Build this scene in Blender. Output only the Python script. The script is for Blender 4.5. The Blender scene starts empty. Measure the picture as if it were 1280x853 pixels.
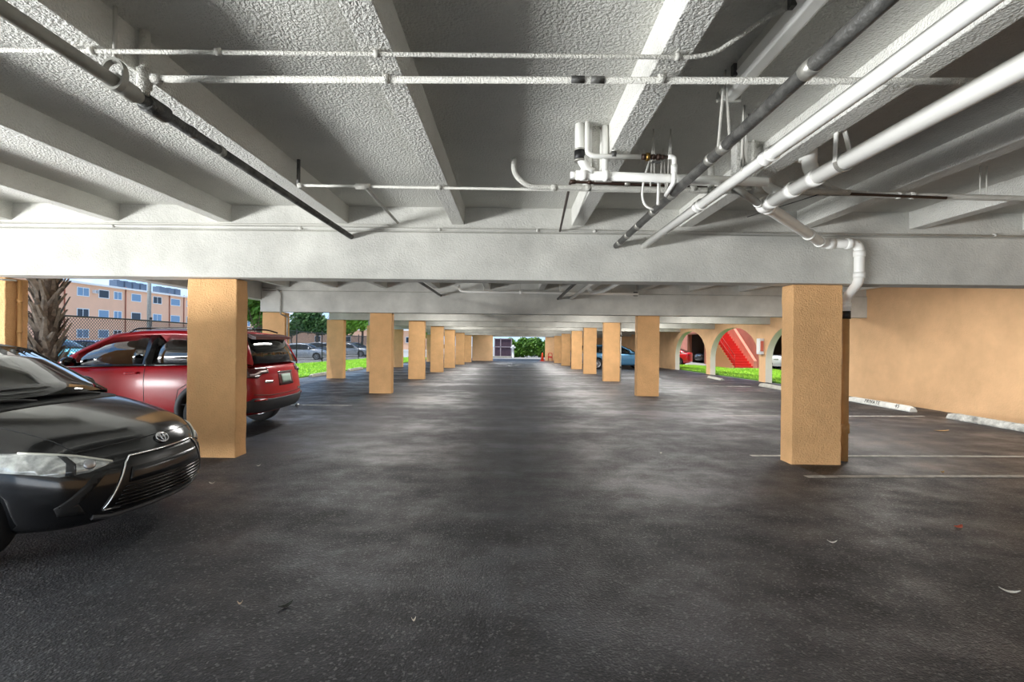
import bpy, bmesh, math, random
from mathutils import Vector, Matrix
from mathutils.bvhtree import BVHTree
C = bpy.context.scene.collection
SC = bpy.context.scene
PI = math.pi
R = random.Random(11)
FOC = 620.0
ROLL = math.radians(0.6)
EYE = 1.5

def W(px, py, Y):
    """photo pixel (1280x853) at depth Y -> world point"""
    u, v = px-640.0, py-427.0
    c, s = math.cos(ROLL), math.sin(ROLL)
    return Vector(((u*c+v*s)*Y/FOC, Y, EYE-(-u*s+v*c)*Y/FOC))

ZP = [(-40, 0), (19, 0), (24.5, -.06), (30, -.12), (37.8, -.24), (46, -.35), (160, -.35)]
def zo(Y):
    for (a, za), (b, zb) in zip(ZP, ZP[1:]):
        if Y <= b: return za+(zb-za)*max(0, (Y-a))/(b-a)
    return ZP[-1][1]

# ------------------------------------------------------------------ materials
def lin(c):
    return tuple((x/12.92 if x <= .04045 else ((x+.055)/1.055)**2.4) for x in c)
def rgb(r, g, b): return lin((r/255., g/255., b/255.))

def mat(name, col, rough=.6, metal=0, var=0, vscale=3, bump=0, bscale=60, btype='noise', col2=None, spec=.5, coat=0, emit=0, detail=4, rvar=0):
    m = bpy.data.materials.new(name); m.use_nodes = True
    nt = m.node_tree; N = nt.nodes; L = nt.links
    p = N['Principled BSDF']
    p.inputs['Base Color'].default_value = (*col, 1)
    p.inputs['Roughness'].default_value = rough
    p.inputs['Metallic'].default_value = metal
    p.inputs['Specular IOR Level'].default_value = spec
    p.inputs['Coat Weight'].default_value = coat
    p.inputs['Coat Roughness'].default_value = .04
    if emit:
        p.inputs['Emission Color'].default_value = (*col, 1); p.inputs['Emission Strength'].default_value = emit
    tc = N.new('ShaderNodeTexCoord')
    geo = N.new('ShaderNodeNewGeometry')
    if var or col2:
        n = N.new('ShaderNodeTexNoise'); n.inputs['Scale'].default_value = vscale; n.inputs['Detail'].default_value = detail
        n.inputs['Roughness'].default_value = .62
        L.new(geo.outputs['Position'], n.inputs['Vector'])
        r = N.new('ShaderNodeValToRGB')
        r.color_ramp.elements[0].position = .32; r.color_ramp.elements[1].position = .68
        c2 = col2 or tuple(max(0, x*(1-var)) for x in col)
        r.color_ramp.elements[0].color = (*c2, 1)
        r.color_ramp.elements[1].color = (*(col if col2 else tuple(min(1, x*(1+var*.5)) for x in col)), 1)
        L.new(n.outputs['Fac'], r.inputs['Fac']); L.new(r.outputs['Color'], p.inputs['Base Color'])
        if rvar:
            mr = N.new('ShaderNodeMapRange'); mr.inputs['To Min'].default_value = rough-rvar; mr.inputs['To Max'].default_value = rough+rvar
            mr.inputs['From Min'].default_value = .3; mr.inputs['From Max'].default_value = .7
            L.new(n.outputs['Fac'], mr.inputs['Value']); L.new(mr.outputs['Result'], p.inputs['Roughness'])
    if bump:
        b = N.new('ShaderNodeBump'); b.inputs['Strength'].default_value = bump; b.inputs['Distance'].default_value = .02
        if btype == 'noise':
            t = N.new('ShaderNodeTexNoise'); t.inputs['Scale'].default_value = bscale; t.inputs['Detail'].default_value = 3; o = t.outputs['Fac']
        else:
            t = N.new('ShaderNodeTexVoronoi'); t.inputs['Scale'].default_value = bscale; o = t.outputs['Distance']
        L.new(geo.outputs['Position'], t.inputs['Vector'])
        L.new(o, b.inputs['Height']); L.new(b.outputs['Normal'], p.inputs['Normal'])
    return m

def glass_mat(name, tint, refl=1.0, rough=.02):
    m = bpy.data.materials.new(name); m.use_nodes = True
    nt = m.node_tree; N = nt.nodes; L = nt.links
    N.remove(N['Principled BSDF'])
    t = N.new('ShaderNodeBsdfTransparent'); t.inputs['Color'].default_value = (*tint, 1)
    g = N.new('ShaderNodeBsdfGlossy'); g.inputs['Roughness'].default_value = rough
    f = N.new('ShaderNodeFresnel'); f.inputs['IOR'].default_value = 1.62
    mx = N.new('ShaderNodeMixShader')
    ml = N.new('ShaderNodeMath'); ml.operation = 'MULTIPLY'; ml.inputs[1].default_value = refl
    ml.use_clamp = True
    L.new(f.outputs['Fac'], ml.inputs[0]); L.new(ml.outputs[0], mx.inputs['Fac'])
    L.new(t.outputs[0], mx.inputs[1]); L.new(g.outputs[0], mx.inputs[2])
    L.new(mx.outputs[0], N['Material Output'].inputs['Surface'])
    return m

# ------------------------------------------------------------------ mesh helpers
def box(bm, c, s, rot=None):
    vs = []
    for dx in (-.5, .5):
        for dy in (-.5, .5):
            for dz in (-.5, .5):
                v = Vector((dx*s[0], dy*s[1], dz*s[2]))
                if rot is not None: v = rot @ v
                vs.append(bm.verts.new(v+Vector(c)))
    for f in ((0,1,3,2),(4,6,7,5),(0,4,5,1),(2,3,7,6),(0,2,6,4),(1,5,7,3)):
        bm.faces.new([vs[i] for i in f])
    return vs

def bxr(bm, x0, x1, y0, y1, z0, z1): return box(bm, ((x0+x1)/2, (y0+y1)/2, (z0+z1)/2), (abs(x1-x0), abs(y1-y0), abs(z1-z0)))

def fillet(pts, rad, n=6):
    pts = [Vector(p) for p in pts]
    if rad <= 0 or len(pts) < 3: return pts
    out = [pts[0]]
    for a, b, c in zip(pts, pts[1:], pts[2:]):
        d1, d2 = (a-b), (c-b)
        l = min(rad, d1.length*.48, d2.length*.48)
        p, q = b+d1.normalized()*l, b+d2.normalized()*l
        for i in range(n+1):
            t = i/n
            out.append((1-t)**2*p+2*t*(1-t)*b+t*t*q)
    out.append(pts[-1])
    return out

def tube(bm, pts, r, seg=12, cap=True, rad=0, n=6, closed=False, rs=None):
    pts = fillet(pts, rad, n) if not closed else [Vector(p) for p in pts]
    N = len(pts); rings = []; up = None
    for i, p in enumerate(pts):
        if closed: d = pts[(i+1) % N]-pts[i-1]
        else: d = pts[min(i+1, N-1)]-pts[max(i-1, 0)]
        if d.length < 1e-9: d = Vector((0, 0, 1))
        d.normalize()
        if up is None:
            up = Vector((0, 0, 1)) if abs(d.z) < .9 else Vector((0, 1, 0))
        s = d.cross(up)
        if s.length < 1e-6: s = d.cross(Vector((1, 0, 0)))
        s.normalize(); up = s.cross(d).normalized()
        rr = rs[i] if rs else r
        rings.append([bm.verts.new(p+(s*math.cos(2*PI*k/seg)+up*math.sin(2*PI*k/seg))*rr) for k in range(seg)])
    M = N if closed else N-1
    for i in range(M):
        a, b = rings[i], rings[(i+1) % N]
        for k in range(seg):
            f = bm.faces.new((a[k], a[(k+1) % seg], b[(k+1) % seg], b[k])); f.smooth = True
    if cap and not closed:
        bm.faces.new(rings[0][::-1]); bm.faces.new(rings[-1])
    return rings

def lathe(bm, prof, M=None, seg=24, axis='z', caps=True):
    """prof: (radius, height) list"""
    rings = []
    for r, h in prof:
        ring = []
        for k in range(seg):
            a = 2*PI*k/seg
            v = Vector((r*math.cos(a), r*math.sin(a), h))
            if axis == 'y': v = Vector((v.x, v.z, v.y))
            if axis == 'x': v = Vector((v.z, v.x, v.y))
            if M is not None: v = M @ v
            ring.append(bm.verts.new(v))
        rings.append(ring)
    for a, b in zip(rings, rings[1:]):
        for k in range(seg):
            f = bm.faces.new((a[k], a[(k+1) % seg], b[(k+1) % seg], b[k])); f.smooth = True
    if not caps: return
    if prof[0][0] > 1e-4: bm.faces.new(rings[0][::-1])
    if prof[-1][0] > 1e-4: bm.faces.new(rings[-1])

def prism(bm, poly, d, off=(0, 0, 0)):
    """extrude 3-D polygon by vector d"""
    d = Vector(d); off = Vector(off)
    a = [bm.verts.new(Vector(p)+off) for p in poly]; b = [bm.verts.new(Vector(p)+off+d) for p in poly]
    n = len(poly)
    bm.faces.new(a); bm.faces.new(b[::-1])
    for i in range(n): bm.faces.new((a[i], b[i], b[(i+1) % n], a[(i+1) % n]))

def root_loc(o):
    l = Vector((0, 0, 0))
    while o is not None: l += Vector(o.location); o = o.parent
    return l

def obj(name, bm, m, parent=None, local=False, loc=None, bevel=0, smooth=False, subs=0):
    """ONE mesh object; vertices given in world space unless local"""
    bmesh.ops.recalc_face_normals(bm, faces=bm.faces)
    me = bpy.data.meshes.new(name)
    o = bpy.data.objects.new(name, me); C.objects.link(o)
    if parent is not None:
        o.parent = parent
        if not local: bmesh.ops.translate(bm, verts=bm.verts, vec=-root_loc(parent))
    elif loc is not None:
        o.location = loc; bmesh.ops.translate(bm, verts=bm.verts, vec=-Vector(loc))
    if smooth:
        for f in bm.faces: f.smooth = True
    bm.to_mesh(me); bm.free()
    for mm in (m if isinstance(m, (list, tuple)) else [m]): me.materials.append(mm)
    if bevel:
        b = o.modifiers.new('b', 'BEVEL'); b.width = bevel; b.segments = 2; b.limit_method = 'ANGLE'
    if subs:
        s = o.modifiers.new('s', 'SUBSURF'); s.levels = subs; s.render_levels = subs
    return o

def tag(o, label=None, cat=None, group=None, kind=None):
    if label: o['label'] = label
    if cat: o['category'] = cat
    if group: o['group'] = group
    if kind: o['kind'] = kind
    return o

def thing(name, label, cat, loc=(0, 0, 0), rz=0, group=None):
    o = bpy.data.objects.new(name, None); C.objects.link(o)
    o.location = loc; o.rotation_euler = (0, 0, rz); o.empty_display_size = .1
    return tag(o, label, cat, group, 'thing')

def struct(name, bm, m, **k):
    return tag(obj(name, bm, m, **k), kind='structure')

def dup(root, loc, label=None, group=None, rz=None):
    r = root.copy(); C.objects.link(r); r.location = loc
    if rz is not None: r.rotation_euler.z = rz
    if label: r['label'] = label
    if group: r['group'] = group
    for ch in list(root.children):
        c = ch.copy(); C.objects.link(c); c.parent = r
        for g in ch.children:
            d = g.copy(); C.objects.link(d); d.parent = c
    return r

def BM(): return bmesh.new()
# ------------------------------------------------------------------ cars
def lerp(a, b, t): return a+(b-a)*t

def car_body_mesh(ST, Wm):
    """ST: stations nose->tail: dict(x, bow, rows[(w,z,dx)]*5, zc). returns bmesh (closed control cage)"""
    T = [-1, -.62, -.22, .22, .62, 1]
    bm = BM(); rings = []
    def P(s, w, z, dx, p=2.6):
        return Vector((s['x']+dx-s['bow']*min(1.3, abs(w)/Wm)**p, w, z))
    for s in ST:
        rows = s['rows']; ring = []
        w0, z0, d0 = rows[0]
        ring += [bm.verts.new(P(s, t*w0, z0, d0)) for t in T]          # bottom, -y -> +y
        for r in (1, 2, 3): ring.append(bm.verts.new(P(s, rows[r][0], rows[r][1], rows[r][2])))
        w4, z4, d4 = rows[4]
        ring += [bm.verts.new(P(s, t*w4, z4+(s['zc']-z4)*(1-t*t), d4)) for t in T[::-1]]
        for r in (3, 2, 1): ring.append(bm.verts.new(P(s, -rows[r][0], rows[r][1], rows[r][2])))
        rings.append(ring)
    n = len(rings[0])
    for a, b in zip(rings, rings[1:]):
        for k in range(n): bm.faces.new((a[k], a[(k+1) % n], b[(k+1) % n], b[k]))
    for s, ring in ((ST[0], rings[0]), (ST[-1], rings[-1])):
        rows = s['rows']
        grid = [ring[0:6]]
        for r in (1, 2, 3):
            L_, R_ = ring[17-(r-1)], ring[5+r]
            mid = [bm.verts.new(P(s, t*rows[r][0], rows[r][1], rows[r][2])) for t in T[1:-1]]
            grid.append([L_]+mid+[R_])
        grid.append(ring[9:15][::-1])
        for a, b in zip(grid, grid[1:]):
            for k in range(5): bm.faces.new((a[k], a[k+1], b[k+1], b[k]))
    return bm

def bake(bm, name, mods):
    me = bpy.data.meshes.new(name); bmesh.ops.recalc_face_normals(bm, faces=bm.faces); bm.to_mesh(me); bm.free()
    o = bpy.data.objects.new(name, me); C.objects.link(o)
    mods(o)
    dg = bpy.context.evaluated_depsgraph_get()
    ev = o.evaluated_get(dg)
    m2 = bpy.data.meshes.new_from_object(ev, depsgraph=dg)
    bpy.data.objects.remove(o); bpy.data.meshes.remove(me)
    return m2

def patch(bvh, poly, axis, side=1, grid=.04, off=.006, thick=0, far=5):
    """poly of 2-D points projected on the body. axis 'x': (y,z) from the front (side 1) or rear (-1);
       'y': (x,z) from side +y / -y; 'z': (x,y) from above"""
    bm = BM()
    def P3(a, b, t=0):
        return {'x': Vector((t, a, b)), 'y': Vector((a, t, b)), 'z': Vector((a, b, t))}[axis]
    f = bm.faces.new([bm.verts.new(P3(a, b)) for a, b in poly])
    ia, ib = {'x': (1, 2), 'y': (0, 2), 'z': (0, 1)}[axis]
    for i in (ia, ib):
        lo = min(v.co[i] for v in bm.verts); hi = max(v.co[i] for v in bm.verts)
        k = int((hi-lo)/grid)
        for j in range(1, k+1):
            no = Vector((0, 0, 0)); no[i] = 1
            co = Vector((0, 0, 0)); co[i] = lo+(hi-lo)*j/(k+1)
            bmesh.ops.bisect_plane(bm, geom=bm.verts[:]+bm.edges[:]+bm.faces[:], plane_co=co, plane_no=no)
    iz = {'x': 0, 'y': 1, 'z': 2}[axis]
    d = Vector((0, 0, 0)); d[iz] = -side
    bad = []; last = 0
    for v in bm.verts:
        o = v.co.copy(); o[iz] = side*far
        h = bvh.ray_cast(o, d, 20)
        if h[0] is None: bad.append(v); continue
        v.co = h[0]+h[1]*off*.5-d*off*.5 if h[1].dot(d) < 0 else h[0]-d*off
    bmesh.ops.delete(bm, geom=bad, context='VERTS')
    for f in bm.faces: f.smooth = True
    if thick:
        r = bmesh.ops.extrude_face_region(bm, geom=bm.faces[:])
        vs = [g for g in r['geom'] if isinstance(g, bmesh.types.BMVert)]
        bmesh.ops.translate(bm, verts=vs, vec=d*thick)
    return bm

def proj(bvh, pts, axis, side=1, off=.004, far=5, n=6):
    iz = {'x': 0, 'y': 1, 'z': 2}[axis]
    d = Vector((0, 0, 0)); d[iz] = -side
    out = []
    dense = []
    for a, b in zip(pts, pts[1:]):
        for i in range(n): dense.append((lerp(a[0], b[0], i/n), lerp(a[1], b[1], i/n)))
    dense.append(pts[-1])
    for a, b in dense:
        o = {'x': Vector((0, a, b)), 'y': Vector((a, 0, b)), 'z': Vector((a, b, 0))}[axis]; o[iz] = side*far
        h = bvh.ray_cast(o, d, 20)
        if h[0] is not None: out.append(h[0]-d*off)
    return out

def smooth_vals(keys, t):
    """keys: sorted list of (x, tuple) ; t -> catmull-rom-ish tuple"""
    for i, (a, b) in enumerate(zip(keys, keys[1:])):
        if a[0] >= t >= b[0] or a[0] <= t <= b[0]:
            u = (t-a[0])/(b[0]-a[0]) if b[0] != a[0] else 0
            return tuple(lerp(p, q, u) for p, q in zip(a[1], b[1]))
    return keys[-1][1]

def greenhouse(G, root, mats, name_glass='window', rear_kind='sedan'):
    """G: dict(keys=[(x,(zbelt,ybelt,zrail,yrail,zc))], wind=(x0,x1), rear=(x2,x3), pillars=[(xa,xb)...], bow_f, bow_r)"""
    keys = G['keys']; xs0, xs1 = keys[0][0], keys[-1][0]
    marks = sorted({k[0] for k in keys} | {x for p in G['pillars'] for x in p} | set(G['wind']) | set(G['rear']), reverse=True)
    xs = []
    for a, b in zip(marks, marks[1:]):
        n = max(1, int((a-b)/.12))
        xs += [lerp(a, b, i/n) for i in range(n)]
    xs.append(marks[-1])
    NT = 12
    def bowat(x):
        w0, w1 = G['wind']; r0, r1 = G['rear']
        if x >= w1: return G['bow_f']*(.55+.45*(x-w1)/max(.01, w0-w1))
        if x <= r0: return -G['bow_r']*(.6+.4*(r0-x)/max(.01, r0-r1))
        u = (w1-x)/(w1-r0)
        return lerp(G['bow_f']*.55, -G['bow_r']*.6, u)
    fw = G.get('frame', .055)
    bms = {k: BM() for k in ('windshield', 'rear_window', 'roof', 'trim', 'sideL', 'sideR')}
    cols = []
    for x in xs:
        zb, yb, zr, yr, zc = smooth_vals(keys, x)
        h = max(zr-zb, .001)
        col = []
        # side rows: belt, rimlow, rimhigh(frame start), rail, then top across
        f1 = min(.028/h, .3); f2 = max(1-fw/h, .35)
        side = []
        for f, bul in ((0, 0), (f1, .3), (lerp(f1, f2, .5), 1), (f2, .4), (1, 0)):
            side.append(Vector((x, lerp(yb, yr, f)+.02*bul*min(1, h/.35), lerp(zb, zr, f))))
        top = []
        bw = bowat(x)
        for j in range(NT+1):
            t = 1-2*j/NT
            y = yr*t
            top.append(Vector((x+bw*(1-t*t)*(1.0), y, zr+(zc-zr)*(1-t**2))))
        L_ = side
        R_ = [Vector((p.x, -p.y, p.z)) for p in side][::-1]
        cols.append(L_[:-1]+top+R_[1:])
    rows = len(cols[0])
    nS = 4
    inp = lambda x: any(a >= x >= b for a, b in G['pillars'])
    for i in range(len(xs)-1):
        xm = (xs[i]+xs[i+1])/2
        for j in range(rows-1):
            left = j < nS; right = j >= rows-1-nS
            if left or right:
                js = j if left else rows-2-j
                if js == 3: k = 'roof'
                elif js == 0: k = 'trim'
                elif inp(xm) or xm > G['sidewin'][0] or xm < G['sidewin'][1]: k = 'trim' if (inp(xm)) else 'roof'
                else: k = 'sideL' if left else 'sideR'
            else:
                jt = j-nS
                if xm > G['wind'][1]: k = 'roof' if jt in (0, NT-1) and G.get('apillar', 1) and False else 'windshield'
                elif xm < G['rear'][0]: k = 'rear_window'
                else: k = 'roof'
            bm = bms[k]
            f = bm.faces.new([bm.verts.new(p) for p in (cols[i][j], cols[i][j+1], cols[i+1][j+1], cols[i+1][j])]); f.smooth = True
    out = {}
    for k, bm in bms.items():
        bmesh.ops.remove_doubles(bm, verts=bm.verts, dist=1e-4)
        bmesh.ops.dissolve_degenerate(bm, edges=bm.edges, dist=1e-5)
        if not bm.faces: bm.free(); continue
        nm = {'sideL': 'side_window', 'sideR': 'side_window', 'trim': 'window_trim'}.get(k, k)
        out[k] = obj(nm, bm, mats[k], root, local=True)
        s = out[k].modifiers.new('t', 'SOLIDIFY'); s.thickness = .004 if k in ('windshield', 'rear_window', 'sideL', 'sideR') else .012
        s.offset = 0
        if k in ('roof',): s.thickness = .02
    return out

def wheel(root, x, y, r, w, tyre, rim, hub, spokes=10):
    sgn = 1 if y > 0 else -1
    M = Matrix.Translation((x, y, r))
    bm = BM()
    ri = r*.66
    lathe(bm, [(ri, -w/2), (ri+.012, -w/2-.006), (r*.93, -w/2+.002), (r*.985, -w/2+.03), (r, -w/4), (r, w/4), (r*.985, w/2-.03), (r*.93, w/2-.002), (ri+.012, w/2+.006), (ri, w/2), (ri-.002, 0), (ri, -w/2)], M, 36, 'y', False)
    t = obj('tire', bm, tyre, root, local=True)
    bm = BM()
    lathe(bm, [(ri, -w/2+.01), (ri, w/2-.01), (ri-.012, w/2-.004), (ri-.022, w/2-.02), (ri-.03, 0), (ri-.03, -w/2+.01), (ri, -w/2+.01)], M, 36, 'y', False)
    yo = sgn*(w/2-.022)
    for k in range(spokes):
        a = 2*PI*k/spokes
        rot = Matrix.Rotation(a, 4, 'Y')
        c = M @ (rot @ Vector((ri*.55, yo, 0)))
        box(bm, c, (ri*.92, .022, .030), rot.to_3x3())
    lathe(bm, [(.06, yo-.02), (.065, yo+.012), (.03, yo+.022), (0.0, yo+.022)] if sgn > 0 else [(0, yo-.022), (.03, yo-.022), (.065, yo-.012), (.06, yo+.02)], M, 20, 'y')
    nf = len(bm.faces)
    lathe(bm, [(0.0, -.02), (ri*.94, -.02), (ri*.94, .02), (0.0, .02)], Matrix.Translation((x, y-sgn*.02, r)), 24, 'y')
    bm.faces.ensure_lookup_table()
    for f in bm.faces[nf:]: f.material_index = 1
    rm = obj('rim', bm, [rim, MAT['black_plastic']], t, local=True)
    return t, rm

def wheel_arch_cut(me_bm, spec, name):
    def mods(o):
        s = o.modifiers.new('s', 'SUBSURF'); s.levels = 2; s.render_levels = 2
        cut = BM()
        for x in spec['wheels']:
            for sg in (1, -1):
                lathe(cut, [(spec['arch_r'], -.24), (spec['arch_r'], .24)], Matrix.Translation((x, sg*(spec['W']/2-.10), spec['wheel_r']+spec.get('arch_dz', .02))), 40, 'y')
        bmesh.ops.recalc_face_normals(cut, faces=cut.faces)
        cm = bpy.data.meshes.new('cut'); cut.to_mesh(cm); cut.free(); cm.materials.append(MAT['black_plastic'])
        co = bpy.data.objects.new('cut', cm); C.objects.link(co)
        b = o.modifiers.new('c', 'BOOLEAN'); b.operation = 'DIFFERENCE'; b.object = co; b.solver = 'EXACT'; b.material_mode = 'TRANSFER'
        o['_cut'] = 1
        mods.co = co
    # body material first
    me = bpy.data.meshes.new(name); bmesh.ops.recalc_face_normals(me_bm, faces=me_bm.faces); me_bm.to_mesh(me); me_bm.free()
    me.materials.append(spec['paint'])
    o = bpy.data.objects.new('tmp', me); C.objects.link(o)
    mods(o)
    dg = bpy.context.evaluated_depsgraph_get()
    m2 = bpy.data.meshes.new_from_object(o.evaluated_get(dg), depsgraph=dg)
    bpy.data.objects.remove(o); bpy.data.objects.remove(mods.co)
    m2.name = name
    for p in m2.polygons: p.use_smooth = True
    return m2

def S(x, bow, rows, zc):
    rr = [(r if len(r) == 3 else (r[0], r[1], 0)) for r in rows]
    return dict(x=x, bow=bow, rows=rr, zc=zc)

def sedan_spec():
    ST = [
     S(-.02, .37, [(.60,.19,-.08),(.72,.28,.03),(.77,.45,.045),(.75,.62,.005),(.66,.715,-.10)], .74),
     S(-.20, .34, [(.72,.18),(.79,.30),(.82,.49),(.79,.68),(.67,.79)], .82),
     S(-.52, .20, [(.77,.17),(.82,.32),(.842,.52),(.815,.775),(.66,.885)], .92),
     S(-.86, .08, [(.77,.17),(.825,.32),(.847,.54),(.825,.86),(.66,.97)], 1.0),
     S(-1.24, .0, [(.77,.17),(.825,.32),(.847,.56),(.825,.93),(.68,1.01)], 1.04),
     S(-1.5, .0, [(.77,.17),(.82,.32),(.847,.58),(.825,.90),(.74,.935)], .935),
     S(-2.3, .0, [(.77,.17),(.82,.32),(.847,.60),(.825,.92),(.74,.945)], .945),
     S(-3.1, .0, [(.77,.17),(.82,.32),(.847,.62),(.825,.94),(.74,.965)], .965),
     S(-3.6, -.03, [(.77,.17),(.825,.33),(.847,.64),(.82,.97),(.70,1.02)], 1.04),
     S(-4.1, -.12, [(.74,.20),(.80,.36),(.82,.62),(.79,.95),(.66,1.06)], 1.08),
     S(-4.32, -.22, [(.62,.28),(.74,.40),(.78,.62),(.74,.88),(.62,1.03)], 1.05)]
    G = dict(keys=[(-1.15,(.975,.765,1.0,.755,1.04)), (-1.40,(.955,.79,1.17,.685,1.21)), (-1.72,(.92,.80,1.37,.60,1.41)), (-1.95,(.925,.80,1.41,.58,1.455)),
                   (-2.35,(.93,.80,1.425,.57,1.48)), (-2.9,(.95,.80,1.40,.565,1.46)), (-3.3,(.965,.79,1.335,.57,1.40)), (-3.6,(.985,.77,1.20,.60,1.25)), (-3.95,(1.02,.73,1.05,.65,1.08))],
             wind=(-1.15,-1.72), rear=(-3.3,-3.95), pillars=[(-2.26,-2.36)], sidewin=(-1.2,-3.5), bow_f=.24, bow_r=.16)
    return dict(ST=ST, G=G, L=4.36, W=1.695, wheels=(-.86,-3.43), wheel_r=.305, arch_r=.345, wheel_w=.2)

def suv_spec():
    ST = [
     S(-.02, .30, [(.66,.26,-.10),(.80,.38,-.02),(.85,.58,.0),(.84,.78,-.02),(.74,.90,-.07)], .93),
     S(-.25, .22, [(.78,.24),(.85,.38),(.885,.62),(.86,.86),(.74,.985)], 1.02),
     S(-.60, .12, [(.82,.24),(.88,.40),(.905,.66),(.885,.93),(.74,1.03)], 1.07),
     S(-1.0, .04, [(.83,.24),(.88,.40),(.91,.68),(.89,.97),(.74,1.07)], 1.11),
     S(-1.35, .0, [(.83,.24),(.88,.40),(.91,.70),(.89,1.00),(.78,1.07)], 1.12),
     S(-1.8, .0, [(.83,.24),(.87,.40),(.905,.70),(.89,1.03),(.80,1.06)], 1.06),
     S(-2.6, .0, [(.83,.24),(.87,.40),(.905,.72),(.89,1.06),(.80,1.08)], 1.08),
     S(-3.3, .0, [(.83,.24),(.88,.40),(.91,.74),(.89,1.08),(.80,1.10)], 1.10),
     S(-3.8, -.03, [(.83,.26),(.88,.42),(.91,.74),(.88,1.09),(.80,1.12)], 1.12),
     S(-4.15, -.10, [(.80,.30),(.87,.44),(.89,.72),(.86,1.06),(.78,1.10)], 1.11),
     S(-4.36, -.17, [(.70,.34,.05),(.82,.45,-.03),(.86,.66,-.03),(.84,.92,.02),(.78,1.06,.06)], 1.08)]
    G = dict(keys=[(-1.20,(1.03,.83,1.05,.82,1.09)), (-1.55,(1.03,.86,1.29,.75,1.33)), (-2.0,(1.05,.87,1.53,.68,1.57)), (-2.4,(1.06,.87,1.58,.66,1.62)),
                   (-2.9,(1.07,.87,1.595,.65,1.63)), (-3.6,(1.09,.86,1.57,.645,1.61)), (-3.93,(1.10,.85,1.53,.64,1.57)), (-4.03,(1.10,.84,1.49,.645,1.53)), (-4.19,(1.08,.80,1.11,.755,1.11))],
             wind=(-1.20,-2.0), rear=(-3.93,-4.19), pillars=[(-2.58,-2.72),(-3.44,-3.54)], sidewin=(-1.5,-3.93), bow_f=.22, bow_r=.11)
    return dict(ST=ST, G=G, L=4.39, W=1.82, wheels=(-.90,-3.54), wheel_r=.345, arch_r=.40, wheel_w=.225)

def hatch_spec():
    s = suv_spec()
    k = lambda z: z*.9
    for st in s['ST']:
        st['rows'] = [(w, k(z), dx) for w, z, dx in st['rows']]; st['zc'] = k(st['zc'])
    s['G']['keys'] = [(x, (k(a), b, k(c), d, k(e))) for x, (a, b, c, d, e) in s['G']['keys']]
    s['wheel_r'] = .32; s['arch_r'] = .365
    return s

def make_car(name, label, spec, paint, loc, rz, cat='car', glass=None, trim=None, group=None, rim=None, detail=0, roofm=None):
    root = thing(name, label, cat, loc, rz, group)
    spec['paint'] = paint
    glass = glass or MAT['car_glass']; trim = trim or MAT['gloss_black']
    me = wheel_arch_cut(car_body_mesh(spec['ST'], spec['W']/2), spec, 'body')
    b = bpy.data.objects.new('body', me); C.objects.link(b); b.parent = root
    bb = BM(); bb.from_mesh(me)
    bvh = BVHTree.FromBMesh(bb); bb.free()
    gl = {'windshield': spec.get('wglass', glass), 'rear_window': glass, 'sideL': glass, 'sideR': glass, 'roof': roofm or paint, 'trim': trim}
    greenhouse(spec['G'], root, gl)
    for x in spec['wheels']:
        for sg in (1, -1):
            wheel(root, x, sg*(spec['W']/2-spec['wheel_w']/2-.015), spec['wheel_r'], spec['wheel_w'], MAT['rubber'], rim or MAT['alloy'], None, spokes=10)
    # interior: dashboard, seats
    ks = spec['G']['keys']; w0, w1 = spec['G']['wind']; zb = ks[0][1][0]
    zi = max(s['zc'] for s in spec['ST'][5:7])
    bm = BM(); xd = w0-.12
    prism(bm, [(xd-.05, -.62, zi-.02), (xd-.05, -.62, zi+.035), (xd-.42, -.62, zi+.06), (xd-.5, -.62, zi-.02)], (0, 1.24, 0))
    obj('dashboard', bm, MAT['black_plastic'], root, local=True, bevel=.015)
    rh = ks[len(ks)//2][1][4]
    for xs_ in (w1-.42, spec['G']['rear'][0]+.28):
        for y in (-.36, .36):
            bm = BM()
            rot = Matrix.Rotation(math.radians(-14), 3, 'Y')
            box(bm, (xs_, y, zi+.10), (.12, .44, .30), rot)
            box(bm, (xs_-.045, y, zi+.31), (.09, .24, .15), rot)
            obj('seat', bm, MAT['seat_cloth'], root, local=True, bevel=.03)
    # mirrors
    xm = w0-.36; zm = smooth_vals(ks, xm)[0]+.045
    for sg in (1, -1):
        bm = BM()
        bmesh.ops.create_icosphere(bm, subdivisions=3, radius=1, matrix=Matrix.Translation((xm, sg*(spec['W']/2+.065), zm+.05)) @ Matrix.Diagonal((.085, .105, .075, 1)))
        tube(bm, [(xm, sg*(spec['W']/2-.07), zm), (xm, sg*(spec['W']/2+.03), zm+.03)], .025, 8)
        for f in bm.faces: f.smooth = True
        obj('wing_mirror', bm, spec.get('mirror_mat', paint), root, local=True)
    root['_w'] = 0
    del root['_w']
    return root, bvh, b
# ------------------------------------------------------------------ materials of the place
MAT = {}
MAT['black_plastic'] = mat('black_plastic', rgb(24,25,27), .6)
MAT['gloss_black'] = mat('gloss_black', rgb(14,15,17), .12)
MAT['rubber'] = mat('rubber', rgb(26,26,28), .8)
MAT['alloy'] = mat('alloy', rgb(176,178,182), .3, .9)
MAT['chrome'] = mat('chrome', rgb(225,228,232), .12, 1)
MAT['seat_cloth'] = mat('seat_cloth', rgb(70,70,72), .9)
MAT['car_glass'] = glass_mat('car_glass', (.10,.12,.12), 1.6)
MAT['windshield_glass'] = glass_mat('windshield_glass', (.50,.56,.52), 1.9)
MAT['ceiling'] = mat('ceiling_popcorn', rgb(216,215,208), .92, var=.10, vscale=.9, bump=1.0, bscale=62, spec=.2)
MAT['joist'] = mat('joist_paint', rgb(222,221,214), .92, var=.10, vscale=1.3, bump=.95, bscale=66, spec=.2)
MAT['beam'] = mat('beam_paint', rgb(204,203,196), .9, var=.24, vscale=1.3, bump=.4, bscale=48, detail=8, spec=.2)
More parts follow.
